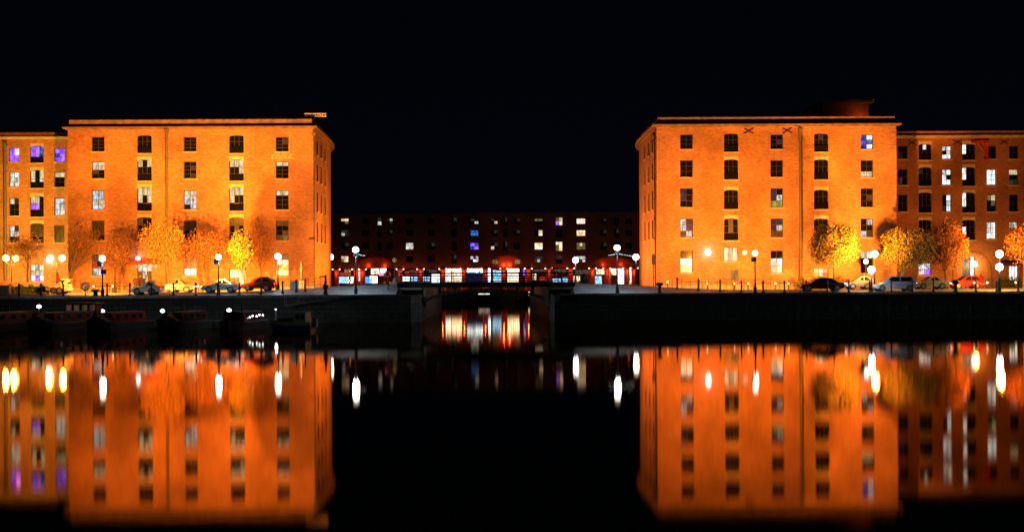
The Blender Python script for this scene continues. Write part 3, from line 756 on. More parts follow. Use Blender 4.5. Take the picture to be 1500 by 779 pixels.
# ------------------------------------------------------------------ bridge
bd0, bd1 = wallD(0)+3.2, wallD(0)+8.8
br = empty('footbridge', (0, (bd0+bd1)/2, 3.6), 'dark iron arched bridge with open railings over the passage', 'bridge')
M['bridge'] = mat('bridge_iron', (.06,.065,.055), .55, .2)
m = MB(); m.box(-8.7, 8.7, bd0, bd1, 3.4, 3.68); m.box(-8.7,8.7,bd0-.06,bd0+.1,3.34,3.82); m.box(-8.7,8.7,bd1-.1,bd1+.06,3.34,3.82); m.build('deck', M['iron_rail'], br, world=True)
for dd in (bd0+.15, (bd0+bd1)/2, bd1-.3):
    m = MB(); n = 24; top = []; bot = []
    for i in range(n+1):
        t = -1+2*i/n; x = 6.2*t; z = 1.5+1.55*math.sqrt(max(0,1-.92*t*t)) ; 
        top.append((x, z+.12)); bot.append((x, z-.14))
    for i in range(n):
        a, b2, c2, d2 = bot[i], bot[i+1], top[i+1], top[i]
        m.mesh([(p[0],dd,p[1]) for p in (a,b2,c2,d2)]+[(p[0],dd+.18,p[1]) for p in (a,b2,c2,d2)], [(0,1,2,3),(7,6,5,4),(0,4,5,1),(2,6,7,3)])
    for i in (3,6,9,15,18,21):
        if top[i][1] < 3.3: m.box(top[i][0]-.06,top[i][0]+.06,dd+.03,dd+.15,top[i][1],3.5)
    m.build('arch_rib', M['bridge'], br, world=True)
for s in (-1, 1):
    m = MB(); m.box(s*6.0-.12*1,s*6.0+.12,bd0-.02,bd0+.4,1.4,3.37); m.tube([(s*6.9,bd0+.1,1.35),(s*5.6,bd0+.1,2.3)], .12, 6)
    m.box(min(s*6.2,s*8.5),max(s*6.2,s*8.5),bd0-.1,bd0+.1,3.12,3.3); m.box(s*8.45-.06,s*8.45+.06,bd0-.1,bd0+.1,2.66,3.3)
    m.build('bracket', mat('olive_bracket', (.3,.3,.17), .6), br, world=True)
for dd in (bd0+.05, bd1-.05):
    m = MB()
    for z in (3.95, 4.2, 4.45, 4.72): m.tube([(-8.7,dd,z),(8.7,dd,z)], .03 if z < 4.7 else .045, 6)
    k = 13
    for i in range(k+1):
        x = -8.7+17.4*i/k; m.tube([(x,dd,3.7),(x,dd,4.8)], .045, 6); m.ball((x,dd,4.84), .07, n=8)
    m.build('railing', M['iron_rail'], br, world=True)

# ------------------------------------------------------------------ street furniture
ORD = ['first','second','third','fourth','fifth','sixth','seventh','eighth','ninth','tenth','eleventh','twelfth','thirteenth','fourteenth','fifteenth','sixteenth','seventeenth','eighteenth','nineteenth','twentieth']
# bollards
bl = [(28,.7),(60,.7),(92.6,.7),(157,.7),(190,.9),(222,.9),(254,.9),(287,.9),(319,.9),(350.6,1.6),(382.5,2.2),(414,3),(434,3.6),(447,3.6)]
brr = [(992,4.6),(1023,4),(1055,3.2),(1086,2.4),(1118,1.4),(1149,.9),(1181,.9),(1212,.9),(1243.5,.9),(1274,.9),(1305.6,.9),(1336.6,.9),(1367.5,.9),(1429.5,.9),(1460,.9),(1491.5,.9)]
def pos(px, off):
    D = 123.4+off
    for _ in range(12):
        X = X_(px, D); D = wallD(X)+off
    return Vector((X, D, gz(X, D)))
m = MB(); m.lathe((0,0,0), [(.15,0),(.15,.12),(.085,.2),(.075,1.0),(.11,1.04),(.11,1.12),(.05,1.2)], 10)
proto = None
for side, lst in (('left', bl), ('right', brr)):
    prev = None
    for i, (px, off) in enumerate(lst):
        p = pos(px, off)
        if proto is None:
            proto = ob = m.build('bollard', M['iron'], None, smooth=False)
        else: ob = proto.copy(); col.objects.link(ob)
        ob.location = p
        tag(ob, 'slim black chain bollard on the %s quay, %s from the left' % (side, ORD[i]), 'bollard', 'chained bollards along the quays')
        if prev is not None and (p-prev).length < 4.5:
            mc = MB(); pts = []
            for k in range(9):
                t = k/8; q = prev.lerp(p, t); pts.append((q.x-prev.x, q.y-prev.y, q.z+1.02-.28*4*t*(1-t)-prev.z))
            mc.tube(pts, .022, 5)
            ch = mc.build('chain', M['iron']); ch.location = prev
            tag(ch, 'sagging chain on the %s quay between its %s and %s bollards' % (side, ORD[i-1], ORD[i]), 'chain', 'chains between the bollards')
        prev = p
# mooring bollards
def mooring(px, off, h, label, s=1.0):
    p = pos(px, off); m = MB(); m.lathe((0,0,0), [(.24*s,0),(.18*s,.12),(.15*s,h*.65),(.34*s,h*.75),(.36*s,h*.9),(.2*s,h)], 14)
    ob = m.build('mooring_bollard', M['iron'], smooth=True); ob.location = p
    tag(ob, label, 'mooring bollard', 'mooring bollards on the quays')
mooring(140, .5, .62, 'squat black mushroom-headed mooring bollard beside the lifebuoy stand', 1.25)
mooring(966, 1.2, 1.05, 'stout black mooring post on the sloping setts right of the bridge')
mooring(1399.5, .7, 1.2, 'thick black mooring post on the right quay in front of the red car', 1.1)
# winch/capstan post left of the bridge
p = pos(477, .9); r_ = empty('winch_post', p, 'black iron sluice winch with a crank arm on the quay left of the bridge', 'winch')
m = MB(); m.lathe((0,0,0), [(.28,0),(.22,.15),(.16,.5),(.26,.62),(.26,.95),(.12,1.1),(.09,1.9)], 12); m.build('post', M['iron'], r_)
m = MB(); m.tube([(0,0,1.75),(-.55,0,1.75),(-.55,0,1.6)], .05, 6); m.build('crank', M['iron'], r_)
# lifebuoy stands
def buoy(px, off, h, label, c='white'):
    p = pos(px, off); r = empty('lifebuoy_stand', p, label, 'lifebuoy stand', 'lifebuoy stands')
    m = MB(); m.lathe((0,0,0), [(.09,0),(.05,.1),(.05,h)], 8); m.build('post', M['iron'], r)
    m = MB(); m.torus((0,-.09,h), .27, .075); m.build('lifebuoy', M[c], r)
    m = MB(); m.torus((0,-.02,h), .36, .04); m.build('rim', M['iron'], r)
buoy(125, .6, .9, 'pale lifebuoy on a black post at the edge of the left quay')
buoy(568.5, 3.5, 1.5, 'red lifebuoy on a post left of the bridge', 'redpaint')
buoy(813, 8.9, 1.3, 'orange lifebuoy hoop beyond the right end of the bridge railing', 'redpaint')

# street lamps
def street_lamp(px, py, D, label, gm='globe', r=.27, boxes=(), group='street lamps on the quays', arms=None, base=None, color=None):
    c = P(px, py, D); zb_ = gz(c.x, D) if base is None else base
    root = empty('street_lamp', (c.x, D, zb_), label, 'street lamp', group)
    h = c.z-zb_
    m = MB(); m.lathe((0,0,0), [(.17,0),(.17,.5),(.11,.6),(.075,1.1),(.055,h-.55),(.09,h-.5),(.05,h-.42),(.12,h-r)], 10); m.build('post', M['iron'], root)
    heads = arms or [0]
    for a in heads:
        m = MB(); m.ball((a,0,h), r, n=16); m.build('globe', M[gm], root, smooth=True)
        if a:
            m = MB(); m.tube([(0,0,h-.8),(a*.6,0,h-.75),(a,0,h-r)], .035, 6); m.build('arm', M['iron'], root)
    m = MB(); m.lathe((0,0,h+r*.9), [(.10,0),(.07,.08),(.01,.16)], 8)
    if not arms: m.build('finial', M['iron'], root)
    for (bx, by) in boxes:
        q = P(bx, by, D); m = MB(); m.box(q.x-c.x-.22,q.x-c.x+.22,-.16,.16,q.z-zb_-.22,q.z-zb_+.22); m.box(min(0,q.x-c.x),max(0,q.x-c.x),-.03,.03,q.z-zb_-.03,q.z-zb_+.03)
        m.build('floodlight_housing', M['iron'], root)
    return root, c
street_lamp(150, 378.5, 121.2-3.6, 'white globe street lamp with two dark floodlight boxes, left of the lit cafe door', boxes=((146.5,387),(152,398)))
street_lamp(320, 376.5, 122.0-.5, 'white globe street lamp beside the yellow tree on the left quay', boxes=((317,383.5),))
street_lamp(407, 375.5, 128, 'white globe street lamp before the rightmost windows of the left warehouse', r=.3)
street_lamp(521, 366, 123.6, 'tall white globe street lamp left of the bridge, carrying string lights', r=.3, boxes=((521,372.5),))
street_lamp(904, 363, 126.5, 'tall white globe street lamp right of the bridge, carrying string lights', r=.3, boxes=((904,369.5),))
street_lamp(484, 376.5, 168, 'brilliant white globe lamp at the passage corner of the left warehouse', r=.4, base=3.66)
street_lamp(931.5, 376.5, 175, 'brilliant white globe lamp at the passage corner of the right warehouse', r=.42, base=3.66)
street_lamp(843, 381, 156, 'white globe lamp with pale post beyond the right end of the bridge', r=.36, base=3.66)
street_lamp(578, 381, 160, 'small dim yellowish globe lamp left of the bridge', gm='o', r=.3, base=3.66)
street_lamp(1106, 371, 128.5, 'white globe street lamp on a black post before the right warehouse', boxes=((1104,380),))
street_lamp(1276.5, 395, 129.5, 'white globe street lamp, low beside the silver estate car', r=.36)
street_lamp(1464, 391, 131, 'white globe street lamp on a thick post at the far right', r=.36)
street_lamp(1464, 372, 134, 'bright warm globe street lamp at the far right, above the white one', gm='globe_warm', r=.38)
street_lamp(1281, 372, 133.5, 'bright warm globe street lamp between the two round trees', gm='globe_warm', r=.36)
street_lamp(1268.5, 383, 137, 'small white globe lamp left of the bright pair by the round trees', gm='globe_small', r=.25)
street_lamp(17, 378, 146, 'yellow twin-globe street lamp at the far left', gm='globe_yellow', arms=[-.62,.45], r=.36)
street_lamp(83, 378, 146, 'yellow twin-globe street lamp behind the white car', gm='globe_yellow', arms=[-.72,.62], r=.36)
# wall lamps
def wall_lamp(px, py, label, gm='globe', r=.26, D=144.4):
    c = P(px, py, D-.45); root = empty('wall_lamp', (c.x, D-.1, c.z), label, 'wall lamp', 'lamps fixed to the warehouse walls')
    m = MB(); m.tube([(0,.1,-.1),(0,-.2,-.1),(0,-.35,-.0)], .04, 6); m.build('bracket', M['iron'], root)
    m = MB(); m.ball((0,-.35,.1), r, n=14); m.build('globe', M[gm], root, smooth=True)
wall_lamp(202, 381, 'white globe lamp on the wall above the red cafe awning')
wall_lamp(170, 375.5, 'tiny orange lamp on the brick left of the cafe awning', 'candle', .14)
wall_lamp(1037, 371, 'glaring white wall lamp between the left windows of the right warehouse', 'globe', .32)
wall_lamp(72, 382, 'white-violet lamp above the lit shop of the left wing', 'globe', .3, 158)
wall_lamp(1427.5, 388, 'warm white lamp in the arched entrance of the right wing', 'globe_warm', .34, 158)
wall_lamp(1091, 371, 'slender white tube lamp beside the lit middle window of the right warehouse', 'W', .3)
# fairy strings
def string(label, pts, D):
    q = [P(x, y, D) for x, y in pts]; root = empty('string_lights', q[0], label, 'string lights', 'strings of lights by the bridge')
    m = MB(); m.tube([v-q[0] for v in q], .012, 4); m.build('wire', M['iron'], root)
    m = MB(); 
    for i in range(len(q)-1):
        for k in range(4): m.ball(q[i].lerp(q[i+1], k/4)-q[0], .024, n=6)
    m.build('bulbs', M['fairy'], root)
string('string of tiny white lights right of the tall lamp by the right bridge end', [(904,371),(912,373),(922,374.5),(930,377)], 127)
string('string of tiny white lights left of the tall lamp by the right bridge end', [(904,370),(898,373),(890,374)], 127)
string('string of tiny white lights beside the tall lamp left of the bridge', [(521,371),(528,373.5),(536,375)], 124)
# path lights
for i, (px, off) in enumerate([(978,16),(1036,16),(1076,16),(1096,15),(1136,14),(1155,13)]):
    p = pos(px, off); r = empty('path_light', p, 'tiny amber path light before the right warehouse, %s from the left' % ORD[i], 'path light', 'amber path lights')
    m = MB(); m.lathe((0,0,0), [(.06,0),(.05,.55)], 8); m.build('post', M['iron'], r)
    m = MB(); m.ball((0,0,.65), .1, n=8); m.build('lamp', M['candle'], r)
for i, px in enumerate([1388,1408,1415,1427,1446,1488]):
    p = pos(px, 10+i%3); r = empty('path_light', p, 'tiny amber path light before the right wing, %s from the left' % ORD[i], 'path light', 'amber path lights')
    m = MB(); m.lathe((0,0,0), [(.06,0),(.05,.55)], 8); m.build('post', M['iron'], r)
    m = MB(); m.ball((0,0,.65), .12, n=8); m.build('lamp', M['candle'], r)
for i, px in enumerate([137,165,290.5,404]):
    p = pos(px, 14); r = empty('path_light', p, 'tiny amber path light before the left warehouse, %s from the left' % ORD[i], 'path light', 'amber path lights')
    m = MB(); m.lathe((0,0,0), [(.06,0),(.05,.55)], 8); m.build('post', M['iron'], r)
    m = MB(); m.ball((0,0,.65), .1, n=8); m.build('lamp', M['candle'], r)
# low railings in front of the blocks
def rail(px0, px1, off, label, h=1.0, n=10):
    a = pos(px0, off); e = pos(px1, off); m = MB()
    for z in (h*.35, h*.68, h): m.tube([(0,0,z),(e.x-a.x, e.y-a.y, z+e.z-a.z)], .022, 5)
    for i in range(n+1):
        t = i/n; m.tube([((e.x-a.x)*t,(e.y-a.y)*t,(e.z-a.z)*t),((e.x-a.x)*t,(e.y-a.y)*t,(e.z-a.z)*t+h+.04)], .03, 5)
    o = m.build('railing', M['iron_rail']); o.location = a; tag(o, label, 'railing', 'low railings before the warehouses')
rail(985, 1168, 14, 'low three-bar railing along the foot of the right warehouse', n=14)
rail(118, 192, 14, 'low three-bar railing left of the cafe door', n=7)
rail(236, 345, 14, 'low three-bar railing right of the cafe door', n=9)
rail(416, 470, 12, 'short low railing by the left warehouse corner', n=6)
rail(1425, 1462, 14, 'short low railing beside the arched entrance', n=5)

# floodlights
ORG = (1, .30, .024)
def flood(px, py, D, aim, e, color=ORG, spot=122, d=.32):
    c = P(px, py, D); plight('floodlight', (c.x, D+d, c.z), color, e, .18, spot, aim)
FL = 76000
flood(146.5, 387, 117.6, (-41, 144.4, 14), FL*.9)
flood(317, 383.5, 121.5, (-27, 144.4, 14), FL)
flood(407, 384, 128, (-21.5, 144.4, 14), FL*.22)
flood(1104, 380, 128.5, (25, 144.4, 14), FL*.64)
flood(1276, 384, 129.5, (39, 144.4, 14), FL*.64)
for i_, (x, d_, tx, e) in enumerate(((-11.5,147.5,-19.2,.13),(-11.5,156,-19.2,.11),(11.2,147.5,18.8,.13),(11.2,156,18.8,.11))):
    r = empty('ground_floodlight', (x, d_, 3.66), ('low black floodlight at the passage side of the %s warehouse, %s one' % ('left' if x < 0 else 'right', 'nearer' if d_ < 150 else 'farther')), 'floodlight', 'ground floodlights beside the passage')
    m = MB(); m.box(-.05,.05,-.22,.22,0,.12); m.box(-.14,.14,-.2,.2,.12,.4); m.build('housing', M['iron'], r)
    plight('floodlight', (x+(.25 if tx > 0 else -.25), d_, 4.0), ORG, FL*e, .15, 140, (tx, d_, 11))
flood(1464, 379, 134, (60, 158, 11), FL*.17, spot=140)
flood(17, 384, 146, (-55, 158, 12), FL*.13, (1,.5,.06), spot=150)

WH = (.6,.8,1)
for px, py, D_, e in ((150,378.5,117.6,420),(320,376.5,121.5,450),(407,375.5,128,250),(521,366,123.6,1400),(904,363,126.5,1500),(1106,371,128.5,160),(1276.5,395,129.5,300),(1464,391,131,200),(484,376.5,168,400),(931.5,376.5,175,400),(843,381,156,300)):
    c = P(px, py, D_); plight('lamp_glow', (c.x, D_-.05, c.z-.62), WH, e, .3)
for px, py, D_, e in ((10,378,146,3600),(22,378,146,2600),(73,380,146,3600),(94,378,146,3200),(1464,372,134,3800),(1281,372,133.5,850),(1427.5,388,157,500)):
    c = P(px, py, D_); plight('lamp_glow', (c.x, D_-.5, c.z-.1), (1,.5,.06), e, .3)
c = Vector((X_(1262, 148.6), 149.0, 22.5)); r_ = empty('added_roof_lamp', c, 'small lamp added on the right warehouse roof to brighten its lift house', 'added lamp')
m = MB(); m.lathe((0,0,-.5), [(.1,0),(.04,.1),(.04,.4)], 8); m.ball((0,0,0), .1, n=8); m.build('lamp_head', M['iron'], r_)
plight('lift_house_fill', (c.x+.25, c.y, c.z-.1), (1,.2,.06), 40, .1)  # added light for the lift house, which the floodlights do not reach
sun = bpy.data.lights.new('fill_sun', 'SUN'); sun.energy = .021; sun.angle = math.radians(3); sun.color = (.82,.92,.95)
so_ = bpy.data.objects.new('fill_sun', sun); col.objects.link(so_); so_.rotation_euler = (math.radians(62), 0, math.radians(-12))  # faint sun added from the camera side to lift dock walls and boats

# ------------------------------------------------------------------ trees
def tree(px, ytop, ybot, wpx, D, leafm, n, label, trunk_px=None, leaf=.17, sparse=0.0, r_tr=.13, cat='tree'):
    c = P(px, (ytop+ybot)/2, D); rx = wpx/2*D/F; rz = (ybot-ytop)/2*D/F
    bx = X_(trunk_px, D) if trunk_px else c.x
    zb_ = gz(bx, D); root = empty('autumn_tree', (bx, D, zb_), label, cat, 'trees along the quays')
    cc_ = Vector((c.x-bx, 0, c.z-zb_)); ry = rx*.85
    rnd = random.Random(int(px*7))
    tr = MB(); zfork = max(1.3, cc_.z-rz*1.0)
    tr.tube([(0,0,-.1),(.02,.02,zfork*.5),(cc_.x*.2,0,zfork),(cc_.x*.6,.05,cc_.z),(cc_.x,0,cc_.z+rz*.6)], [r_tr*1.25,r_tr,r_tr*.85,r_tr*.5,.02], 8)
    tips = []
    nb = 26
    for i in range(nb):
        a = rnd.random()*6.28; t = rnd.random(); st = Vector((cc_.x*(.2+.6*t), 0, zfork+(cc_.z+rz*.3-zfork)*t))
        rr = .55+.42*rnd.random(); el = -0.5+1.35*rnd.random()+.2*t
        en = cc_+Vector((math.cos(a)*rx*rr*math.cos(el), math.sin(a)*ry*rr*math.cos(el), math.sin(el)*rz*rr))
        if en.z < st.z: en.z = st.z+.2
        mid = st.lerp(en, .5)+Vector((rnd.uniform(-.15,.15), rnd.uniform(-.15,.15), .15))
        tr.tube([st, mid, en], [r_tr*.36, r_tr*.22, .012], 5)
        for k in range(5):
            s2 = st.lerp(en, .35+.6*rnd.random()); d2 = Vector((rnd.gauss(0,1), rnd.gauss(0,1), rnd.gauss(.5,.8))).normalized()*rx*(.2+.22*rnd.random())
            e2 = s2+d2; q = e2-cc_
            if (q.x/rx)**2+(q.y/ry)**2+(q.z/rz)**2 > 1.15: continue
            tr.tube([s2, s2.lerp(e2,.5)+Vector((0,0,.04)), e2], [r_tr*.14, r_tr*.1, .01], 4); tips.append(e2)
        tips.append(en)
    tr.build('trunk', M['bark'], root)
    lf = MB(); lf.keep = True
    cl = [(t, .22+.28*rnd.random()) for t in tips]
    for i in range(50):
        v = Vector((rnd.gauss(0,1), rnd.gauss(0,1), rnd.gauss(0,1))).normalized()*(rnd.random()**.4)
        wob = .86+.2*math.sin(3*math.atan2(v.z, v.x)+px)
        cl.append((cc_+Vector((v.x*rx, v.y*ry, v.z*rz))*wob, .3+.3*rnd.random()))
    for i in range(n):
        t, s = rnd.choice(cl)
        if sparse and rnd.random() < sparse: t, s = rnd.choice(cl[:len(tips)]); s *= 1.5
        p_ = t+Vector((rnd.gauss(0,s), rnd.gauss(0,s), rnd.gauss(0,s*.9)))
        q = p_-cc_
        if (q.x/rx)**2+(q.y/ry)**2+(q.z/rz)**2 > 1.12+.1*rnd.random(): continue
        nrm = Vector((rnd.gauss(0,1), rnd.gauss(0,1), rnd.gauss(0,1))).normalized(); tt = nrm.orthogonal().normalized(); bb = nrm.cross(tt)
        l = leaf*(.6+.7*rnd.random())
        lf.poly([p_-tt*l*.5, p_+bb*l*.35, p_+tt*l*.55, p_-bb*l*.35])
    lf.build('crown', leafm if isinstance(leafm, list) else [leafm], root)
    return root
tree(1221.5, 325, 395, 72, 134.5, M['leaf_yellow'], 17000, 'round yellow-leaved tree behind the black car', trunk_px=1222)
tree(1327, 331, 399, 82, 136, M['leaf_yellow'], 17000, 'broad round yellow tree behind the silver estate car', trunk_px=1321, r_tr=.22)
tree(1385, 318, 408, 66, 139, M['leaf_russet'], 12000, 'orange-red tree between the yellow round tree and the arched entrance', trunk_px=1385)
tree(1502, 326, 392, 58, 139, M['leaf_russet'], 4200, 'thin russet tree cut by the right frame edge', trunk_px=1500)
tree(353, 336, 402, 35, 128, M['leaf_gold'], 9000, 'slim egg-shaped bright golden tree right of the street lamp', trunk_px=361, r_tr=.1)
tree(381, 310, 408, 44, 139.5, M['leaf_brown'], 7000, 'brown tree put where the golden tree throws its shadow on the wall', trunk_px=383, leaf=.14)  # stands in for the golden tree's leafy shadow on the brick
tree(236, 318, 396, 66, 133, M['leaf_orange'], 9000, 'orange tree with thinning leaves over the silver coupe', trunk_px=247, leaf=.16)
tree(300, 334, 404, 76, 136, M['leaf_brown'], 7000, 'wide brown-orange tree left of the golden tree', trunk_px=303, leaf=.16)
tree(171, 338, 408, 62, 137, M['leaf_brown'], 5200, 'nearly bare brown tree left of the cafe door', trunk_px=168, leaf=.12, sparse=.5)
tree(122, 325, 402, 60, 140, M['leaf_brown'], 4000, 'nearly bare brown tree right of the twin yellow lamps', trunk_px=101, leaf=.12, sparse=.6, r_tr=.2)
tree(42, 338, 402, 66, 141, M['leaf_orange'], 4500, 'sparse orange tree between the two twin yellow lamps', trunk_px=40, leaf=.12, sparse=.5)
# hedge, wall, planters
def shrubmass(name, px0, px1, off, h, dep, n, label, cat, lm='leaf_green'):
    a = pos(px0, off); e = pos(px1, off); rnd = random.Random(int(px0)); lf = MB(); lf.keep = True
    for i in range(n):
        t = rnd.random(); b_ = a.lerp(e, t)-a; hh = h*(.75+.25*math.sin(t*37)*math.sin(t*13+1))
        p_ = b_+Vector((0, rnd.random()*dep, (rnd.random()**.7)*hh))
        nrm = Vector((rnd.gauss(0,1), rnd.gauss(0,1), rnd.gauss(0,1))).normalized(); tt = nrm.orthogonal().normalized(); bb = nrm.cross(tt); l = .13
        lf.poly([p_-tt*l*.5, p_+bb*l*.35, p_+tt*l*.55, p_-bb*l*.35])
    o = lf.build(name, [M[lm]]); o.location = a; tag(o, label, cat)
shrubmass('hedge', 9, 70, 7, .85, 1.0, 5500, 'low clipped green hedge left of the white car', 'hedge')
shrubmass('shrub', 1467, 1499, 17, 1.4, 1.3, 2200, 'dark green shrub below the lit window at the far right', 'shrub')
shrubmass('hedge', 1170, 1280, 14, 1.5, .9, 4200, 'uneven low hedge behind the black car', 'hedge', 'leaf_yellow')
m = MB(); a = pos(-40, 13); e = pos(44, 13); m.box(0, e.x-a.x, 0, .4, 0, 1.0); m.box(-.05, e.x-a.x+.05, -.05, .45, 1.001, 1.1)
o = m.build('garden_wall', mat('pink_render', (.35,.2,.2), .8, noise=.2)); o.location = a; tag(o, 'low pinkish wall behind the hedge at the far left', 'wall')
m = MB(); a = pos(2, 5); m.box(-.9,.7,0,.6,0,.75); m.box(-.95,.75,-.05,.65,.751,.82); o = m.build('stone_bench', M['cream']); o.location = a; tag(o, 'pale stone block bench at the far left quay edge', 'bench')
a = pos(431, 6); r = empty('utility_cabinet', a, 'pale grey utility cabinet between two bollards by the left warehouse corner', 'cabinet')
m = MB(); m.box(-.4,.4,0,.4,0,.75); m.build('box', M['white'], r); m = MB(); m.box(-.44,.44,-.04,.44,.751,.8); m.build('lid', M['grey'], r)
a = pos(441.5, 13); r = empty('sculpture', a, 'slender weathered grey figure-like sculpture against the left warehouse wall', 'sculpture')
m = MB(); m.box(-.32,.32,-.3,.3,0,.85); m.build('plinth', M['stone'], r)
m = MB(); m.lathe((0,0,.851), [(.2,0),(.12,.5),(.16,1.0),(.22,1.25),(.1,1.5),(.08,1.6),(.13,1.7),(.12,1.85),(.04,1.95)], 10); m.build('figure', mat('grey_bronze', (.09,.09,.1), .5), r, smooth=True)
a = Vector((X_(578.5,134), 134, 3.66)); m = MB(); m.lathe((0,0,0), [(.36,0),(.34,.1),(.2,.45),(.15,.6),(.04,.72)], 10); o = m.build('stone_marker', M['cream'], smooth=True); o.location = a; tag(o, 'small cream cone-shaped stone marker at the left bridge end', 'marker')
# A-board sign and dark planter near right bridge end
a = Vector((X_(856,137), 137, 3.66)); m = MB(); m.lathe((0,0,0), [(.3,0),(.42,.5),(.36,.52),(.3,.8),(.15,1.05)], 10); o = m.build('planter', M['iron']); o.location = a; tag(o, 'dark rounded planter beyond the right bridge end', 'planter')
# red picnic tables left
a = pos(85, 15); r = empty('parasol', a, 'closed red parasol beside the twin yellow lamp behind the white car', 'parasol')
m = MB(); m.lathe((0,0,0), [(.3,0),(.3,.08),(.03,.1),(.03,1.2)], 8); m.build('pole', M['iron'], r)
m = MB(); m.lathe((0,0,0), [(.12,.9),(.22,1.2),(.14,1.7),(.03,2.1)], 10); m.build('cloth', M['awning_dark'], r)
# signposts left at passage
a = pos(957, 9); r = empty('signpost', a, 'tall slim signpost with a small panel at the corner of the right warehouse', 'signpost')
m = MB(); m.tube([(0,0,0),(0,0,3.4)], .05, 6); m.build('post', M['iron'], r); m = MB(); m.box(-.15,.15,-.05,.02,2.3,3.3); m.build('panel', M['grey'], r)

# ------------------------------------------------------------------ cars
def car(px0, px1, off, paint, label, kind='hatch', flip=False, lights=False, rz=0.0):
    a = pos(px0, off); e = pos(px1, off); L = (e-a).length; c = (a+e)/2
    W = 1.72; Hh = {'hatch':1.42,'suv':1.55,'saloon':1.36,'coupe':1.3}[kind]
    root = empty('parked_car', (c.x, c.y, gz(c.x, c.y)), label, 'car', 'cars parked along the quays', rz=(math.pi if flip else 0)+rz)
    s = L/2   # nose at -x
    belt = {'hatch':.86,'suv':.92,'saloon':.84,'coupe':.8}[kind]
    low = [(-s,.34),(-s+.03,.55),(-s+.18,.66),(-s+.95,belt-.05),(-s+1.15,belt),(s-.45,belt+.03),(s-.08,belt-.02),(s,.6),(s-.03,.32),(s-.4,.24),(-s+.35,.24)]
    prof = {'hatch':[(-s+.95,belt-.02),(-s+1.75,Hh-.06),(-s+2.2,Hh),(s-.75,Hh-.02),(s-.2,belt+.25),(s-.1,belt)],
            'suv':[(-s+.95,belt-.02),(-s+1.6,Hh-.06),(-s+2.0,Hh),(s-.5,Hh-.02),(s-.12,belt+.25),(s-.06,belt)],
            'saloon':[(-s+1.0,belt-.02),(-s+1.8,Hh-.05),(-s+2.2,Hh),(s-1.35,Hh-.03),(s-.7,belt+.08),(s-.6,belt)],
            'coupe':[(-s+1.05,belt-.02),(-s+1.85,Hh-.05),(-s+2.3,Hh),(s-1.3,Hh-.06),(s-.5,belt+.08),(s-.4,belt)]}[kind]
    def loft(mb, pr, wb, wt, zlo, zhi, mi=0):
        n = len(pr); vs = []
        for sg in (-1, 1):
            for x, z in pr:
                t = (z-zlo)/(zhi-zlo) if zhi > zlo else 0; vs.append((x, sg*(wb+(wt-wb)*max(0, min(1, t)))/2, z))
        fs = [tuple(range(n)), tuple(range(2*n-1, n-1, -1))]+[(i, i+n, (i+1)%n+n, (i+1)%n) for i in range(n)]
        mb.mesh(vs, fs, mi)
    m = MB(); loft(m, low, W, W*.96, .2, belt)
    body = m.build('body', paint, root)
    bv = body.modifiers.new('b', 'BEVEL'); bv.width = .05; bv.segments = 2; bv.limit_method = 'ANGLE'
    m = MB(); loft(m, prof, W*.93, W*.74, belt, Hh); m.build('cabin', paint, root)
    # glazing
    gp = []
    x0 = prof[0][0]+.34; x1 = prof[1][0]+.16; x2 = prof[3][0]-.06; x3 = prof[-1][0]-.28
    g_ = MB(); zz0, zz1 = belt+.05, Hh-.12
    for sg in (-1, 1):
        def yw(z): return sg*((W*.93+(W*.74-W*.93)*(z-belt)/(Hh-belt))/2+.006)
        for (xa, xb, ya, yb) in ((x0, (x0+x3)/2-.04, x1, (x0+x3)/2-.04), ((x0+x3)/2+.04, x3, (x0+x3)/2+.04, x2)):
            g_.poly([(xa,yw(zz0),zz0),(xb,yw(zz0),zz0),(yb,yw(zz1),zz1),(ya,yw(zz1),zz1)])
    for (pa, pb, dx) in ((prof[0], prof[1], -.012), (prof[-1], prof[-2] if kind in ('hatch','suv') else prof[-3], .012)):
        za, zb2 = pa[1]+.06, pb[1]-.02
        ta = .08; tb = .94
        xa = pa[0]+(pb[0]-pa[0])*ta+dx; xb = pa[0]+(pb[0]-pa[0])*tb+dx
        g_.poly([(xa,-W*.42,za+.02),(xa,W*.42,za+.02),(xb,W*.36,zb2+.02),(xb,-W*.36,zb2+.02)])
    g_.build('windows', M['carglass'], root)
    for wx in (-s+.78, s-.78):
        for sg in (-1, 1):
            m = MB(); pts = [(wx, sg*(W/2-.2), .32), (wx, sg*(W/2+.02), .32)]
            m.tube(pts, .32, 18); wh = m.build('wheel', M['tyre'], root)
            m = MB(); m.tube([(wx, sg*(W/2+.0), .32), (wx, sg*(W/2+.035), .32)], .2, 10); m.build('rim', M['rim'], wh)
    for sg in (-1, 1):
        m = MB(); m.box(-s-.012,-s+.16,sg*.62-.16,sg*.62+.16,.54,.66); m.build('headlight', M['hl'] if lights else M['white'], root)
        m = MB(); m.box(s-.14,s+.012,sg*.66-.13,sg*.66+.13,.62,.8); m.build('taillight', M['tl'] if lights else M['redpaint'], root)
        m = MB(); m.box(x0+.1,x0+.28,sg*(W/2+.02)-.07,sg*(W/2+.02)+.07,belt+.02,belt+.16); m.build('wing_mirror', paint, root)
def paint(name, c, met=.3): return mat(name, c, .25, met)
car(70, 104, 4.6, paint('white_car_paint', (.42,.41,.38), 0), 'white hatchback at the end of the hedge on the left quay', 'hatch')
car(191, 238, 3.2, paint('champagne_paint', (.75,.66,.5)), 'champagne coupe parked below the cafe door', 'coupe')
car(244, 288, 9.5, paint('dull_silver', (.2,.2,.22)), 'dull silver saloon behind the champagne coupe, tail lamps lit', 'saloon', flip=True, lights=True)
car(296, 352, 5.0, paint('cream_paint_car', (.36,.33,.29)), 'pale cream saloon with lit headlamps beside the street lamp', 'saloon', lights=True)
